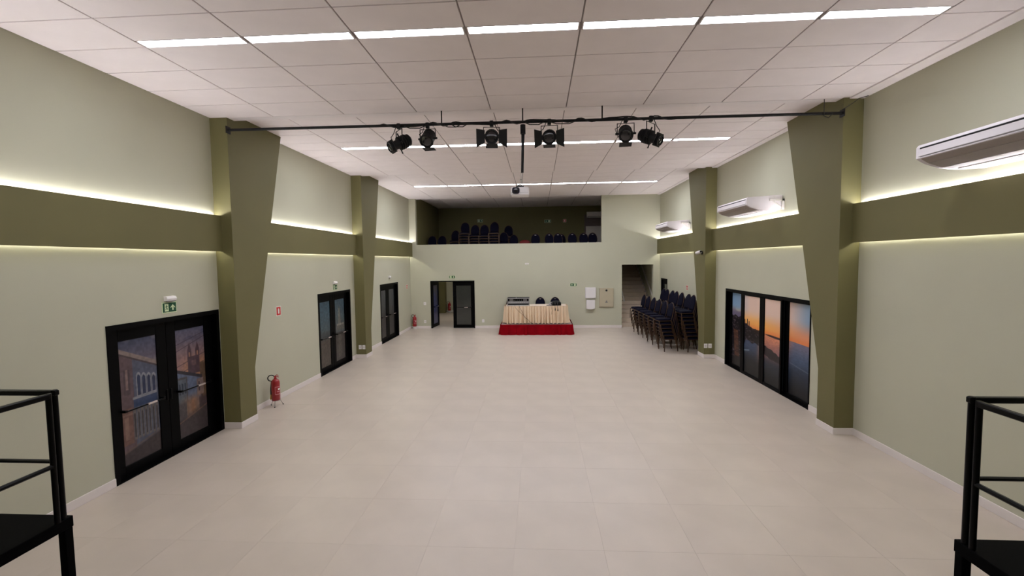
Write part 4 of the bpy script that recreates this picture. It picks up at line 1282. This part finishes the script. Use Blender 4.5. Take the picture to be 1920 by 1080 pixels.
cable('cable', [(0.64, 17.96, TZ + 0.02), (0.64, 17.86, TZ + 0.015), (0.64, yfr - 0.03, TZ - 0.05), (0.645, yfr - 0.045, TZ - 0.08)], 0.008,
      'short black cable with a plug hanging below the bag, middle of three', True)
cable('cable', [(0.74, 17.96, TZ + 0.02), (0.74, 17.86, TZ + 0.015), (0.74, yfr - 0.03, TZ - 0.05), (0.75, yfr - 0.045, TZ - 0.10)], 0.008,
      'short black cable with a plug hanging below the bag, rightmost of three', True)
# chairs behind the table, on the platform
chair((-1.16, 19.12, PZT), 0.12, 'navy chair on the platform behind the rack case', 'chairs behind the table', True)
chair((0.065, 19.10, PZT), 0.0, 'navy chair on the platform behind the middle of the table', 'chairs behind the table', True)
chair((0.70, 19.10, PZT), 0.0, 'navy chair on the platform behind the cable bag', 'chairs behind the table', True)

# ------------------------------------------------------------------ chairs up on the balcony
for x, d in ((-0.147, 'leftmost of the single chairs'), (0.505, 'second single chair from the left'), (0.92, 'third single chair from the left'),
             (1.562, 'fifth single chair from the left'), (2.065, 'sixth single chair from the left'), (2.45, 'rightmost of the single chairs')):
    chair((x, 20.42, BZ), rj.uniform(-0.1, 0.1), 'dark navy chair behind the balcony parapet, ' + d, 'single chairs on the balcony', True)
chair((1.10, 20.98, BZ), 0.1, 'dark navy chair behind the balcony parapet, half hidden fourth from the left', 'single chairs on the balcony', True)
bal = ((-5.02, 1, 'far left'), (-4.55, 1, 'second from the left'), (-3.90, 3, 'third from the left'), (-3.41, 6, 'fourth from the left'), (-2.96, 5, 'fifth from the left'),
       (-2.50, 5, 'sixth from the left'), (-2.04, 6, 'seventh from the left'), (-1.60, 2, 'eighth from the left'), (-1.14, 1, 'ninth from the left'))
for x, n, d in bal:
    for k in range(n):
        lab = ('dark single chair on the balcony, %s of the left-hand group' % d) if n == 1 else ('dark balcony chair, %s, stack %s' % (nth(k, n), d))
        chair((x, 21.0 - 0.033 * k, BZ + 0.12 * k), rj.uniform(-0.05, 0.05), lab, 'chair stacks on the balcony')
for k in range(5):
    chair((-1.42, 21.75 - 0.033 * k, BZ + 0.12 * k), 0.03, 'dark balcony chair, %s, in the lone rear stack' % nth(k, 5), 'chair stacks on the balcony')
m = MB()
vs, fs = [], []
for i, (sc, z) in enumerate(((1.0, 0.0), (0.98, 0.25), (0.9, 0.52), (0.72, 0.62), (0.4, 0.66), (0.1, 0.675))):
    for k in range(20):
        a = 2 * PI * k / 20
        rr = sc * (1 + 0.06 * math.sin(3 * a + i))
        vs.append((0.30 * rr * math.cos(a), 0.22 * rr * math.sin(a), z))
for i in range(5):
    for k in range(20):
        a, b = i * 20 + k, i * 20 + (k + 1) % 20
        fs.append((a, b, b + 20, a + 20))
fs += [tuple(range(20))[::-1], tuple(range(100, 120))]
m._add(vs, fs, True)
tag(m.build('draped_cloth', 'maroon', None, (-0.62, 20.9, BZ)), 'dark red cloth heap just showing above the balcony parapet', 'cloth')

# ------------------------------------------------------------------ black steel landings with railings
def landing(cx, cy, s, label, x_end, y_end, pa, pb, zd=1.02, zt=2.015):
    # corner (cx, cy); s = +1 deck extends to -x (left landing), -1 to +x
    t = thing('stair_landing', label, 'landing', (cx, cy, 0))
    ex, ey = x_end - cx, y_end - cy
    X = lambda a, b: (min(a, b), max(a, b))
    rb(*X(0, ex), ey, 0, zd - 0.085, zd, 0.004).build('deck', 'deck_black', t)
    for ax, ay in ((-s * 0.034, -0.034), (ex + s * 0.05, -0.05), (-s * 0.034, ey + 0.05), (ex + s * 0.05, ey + 0.05)):
        rb(ax - 0.03, ax + 0.03, ay - 0.03, ay + 0.03, 0, zd - 0.085, 0.004).build('leg', 'deck_black', t)
    p = 0.026
    xa = -s * pa
    zm = 1.465
    xb = -s * pb
    def post(px, py, pr=0.021):
        MB().tube([(px, py, zd), (px, py, zt - (0.012 if pr < 0.02 else 0))], pr, 12).build('post', 'black_steel', t)
    post(xa, -0.05); post(xb, -0.108, 0.0185)
    post(ex + s * 0.05, -0.05); post(xb, ey + 0.05)
    r = 0.020
    MB().rbox(*X(xa + s * p, ex + s * 0.05), -0.05 - r, -0.05 + r, zt - 0.042, zt - 0.002, 0.006).build('top_rail', 'black_steel', t)
    MB().rbox(xb - r, xb + r, ey + 0.05, -0.108, zt - 0.052, zt - 0.012, 0.006).build('top_rail', 'black_steel', t)
    MB().tube([(xa, -0.05, zm), (ex + s * 0.05, -0.05, zm)], 0.015, 8).build('middle_rail', 'black_steel', t)
    MB().tube([(xb, -0.108, zm - 0.01), (xb, ey + 0.05, zm - 0.01)], 0.017, 8).build('middle_rail', 'black_steel', t)
landing(-3.60, 3.16, 1, 'black steel stair landing with railing at the lower left', -5.55, 1.2, 0.027, 0.006)
landing(2.795, 3.115, -1, 'black steel stair landing with railing at the lower right', 5.08, 1.2, 0.028, 0.020)
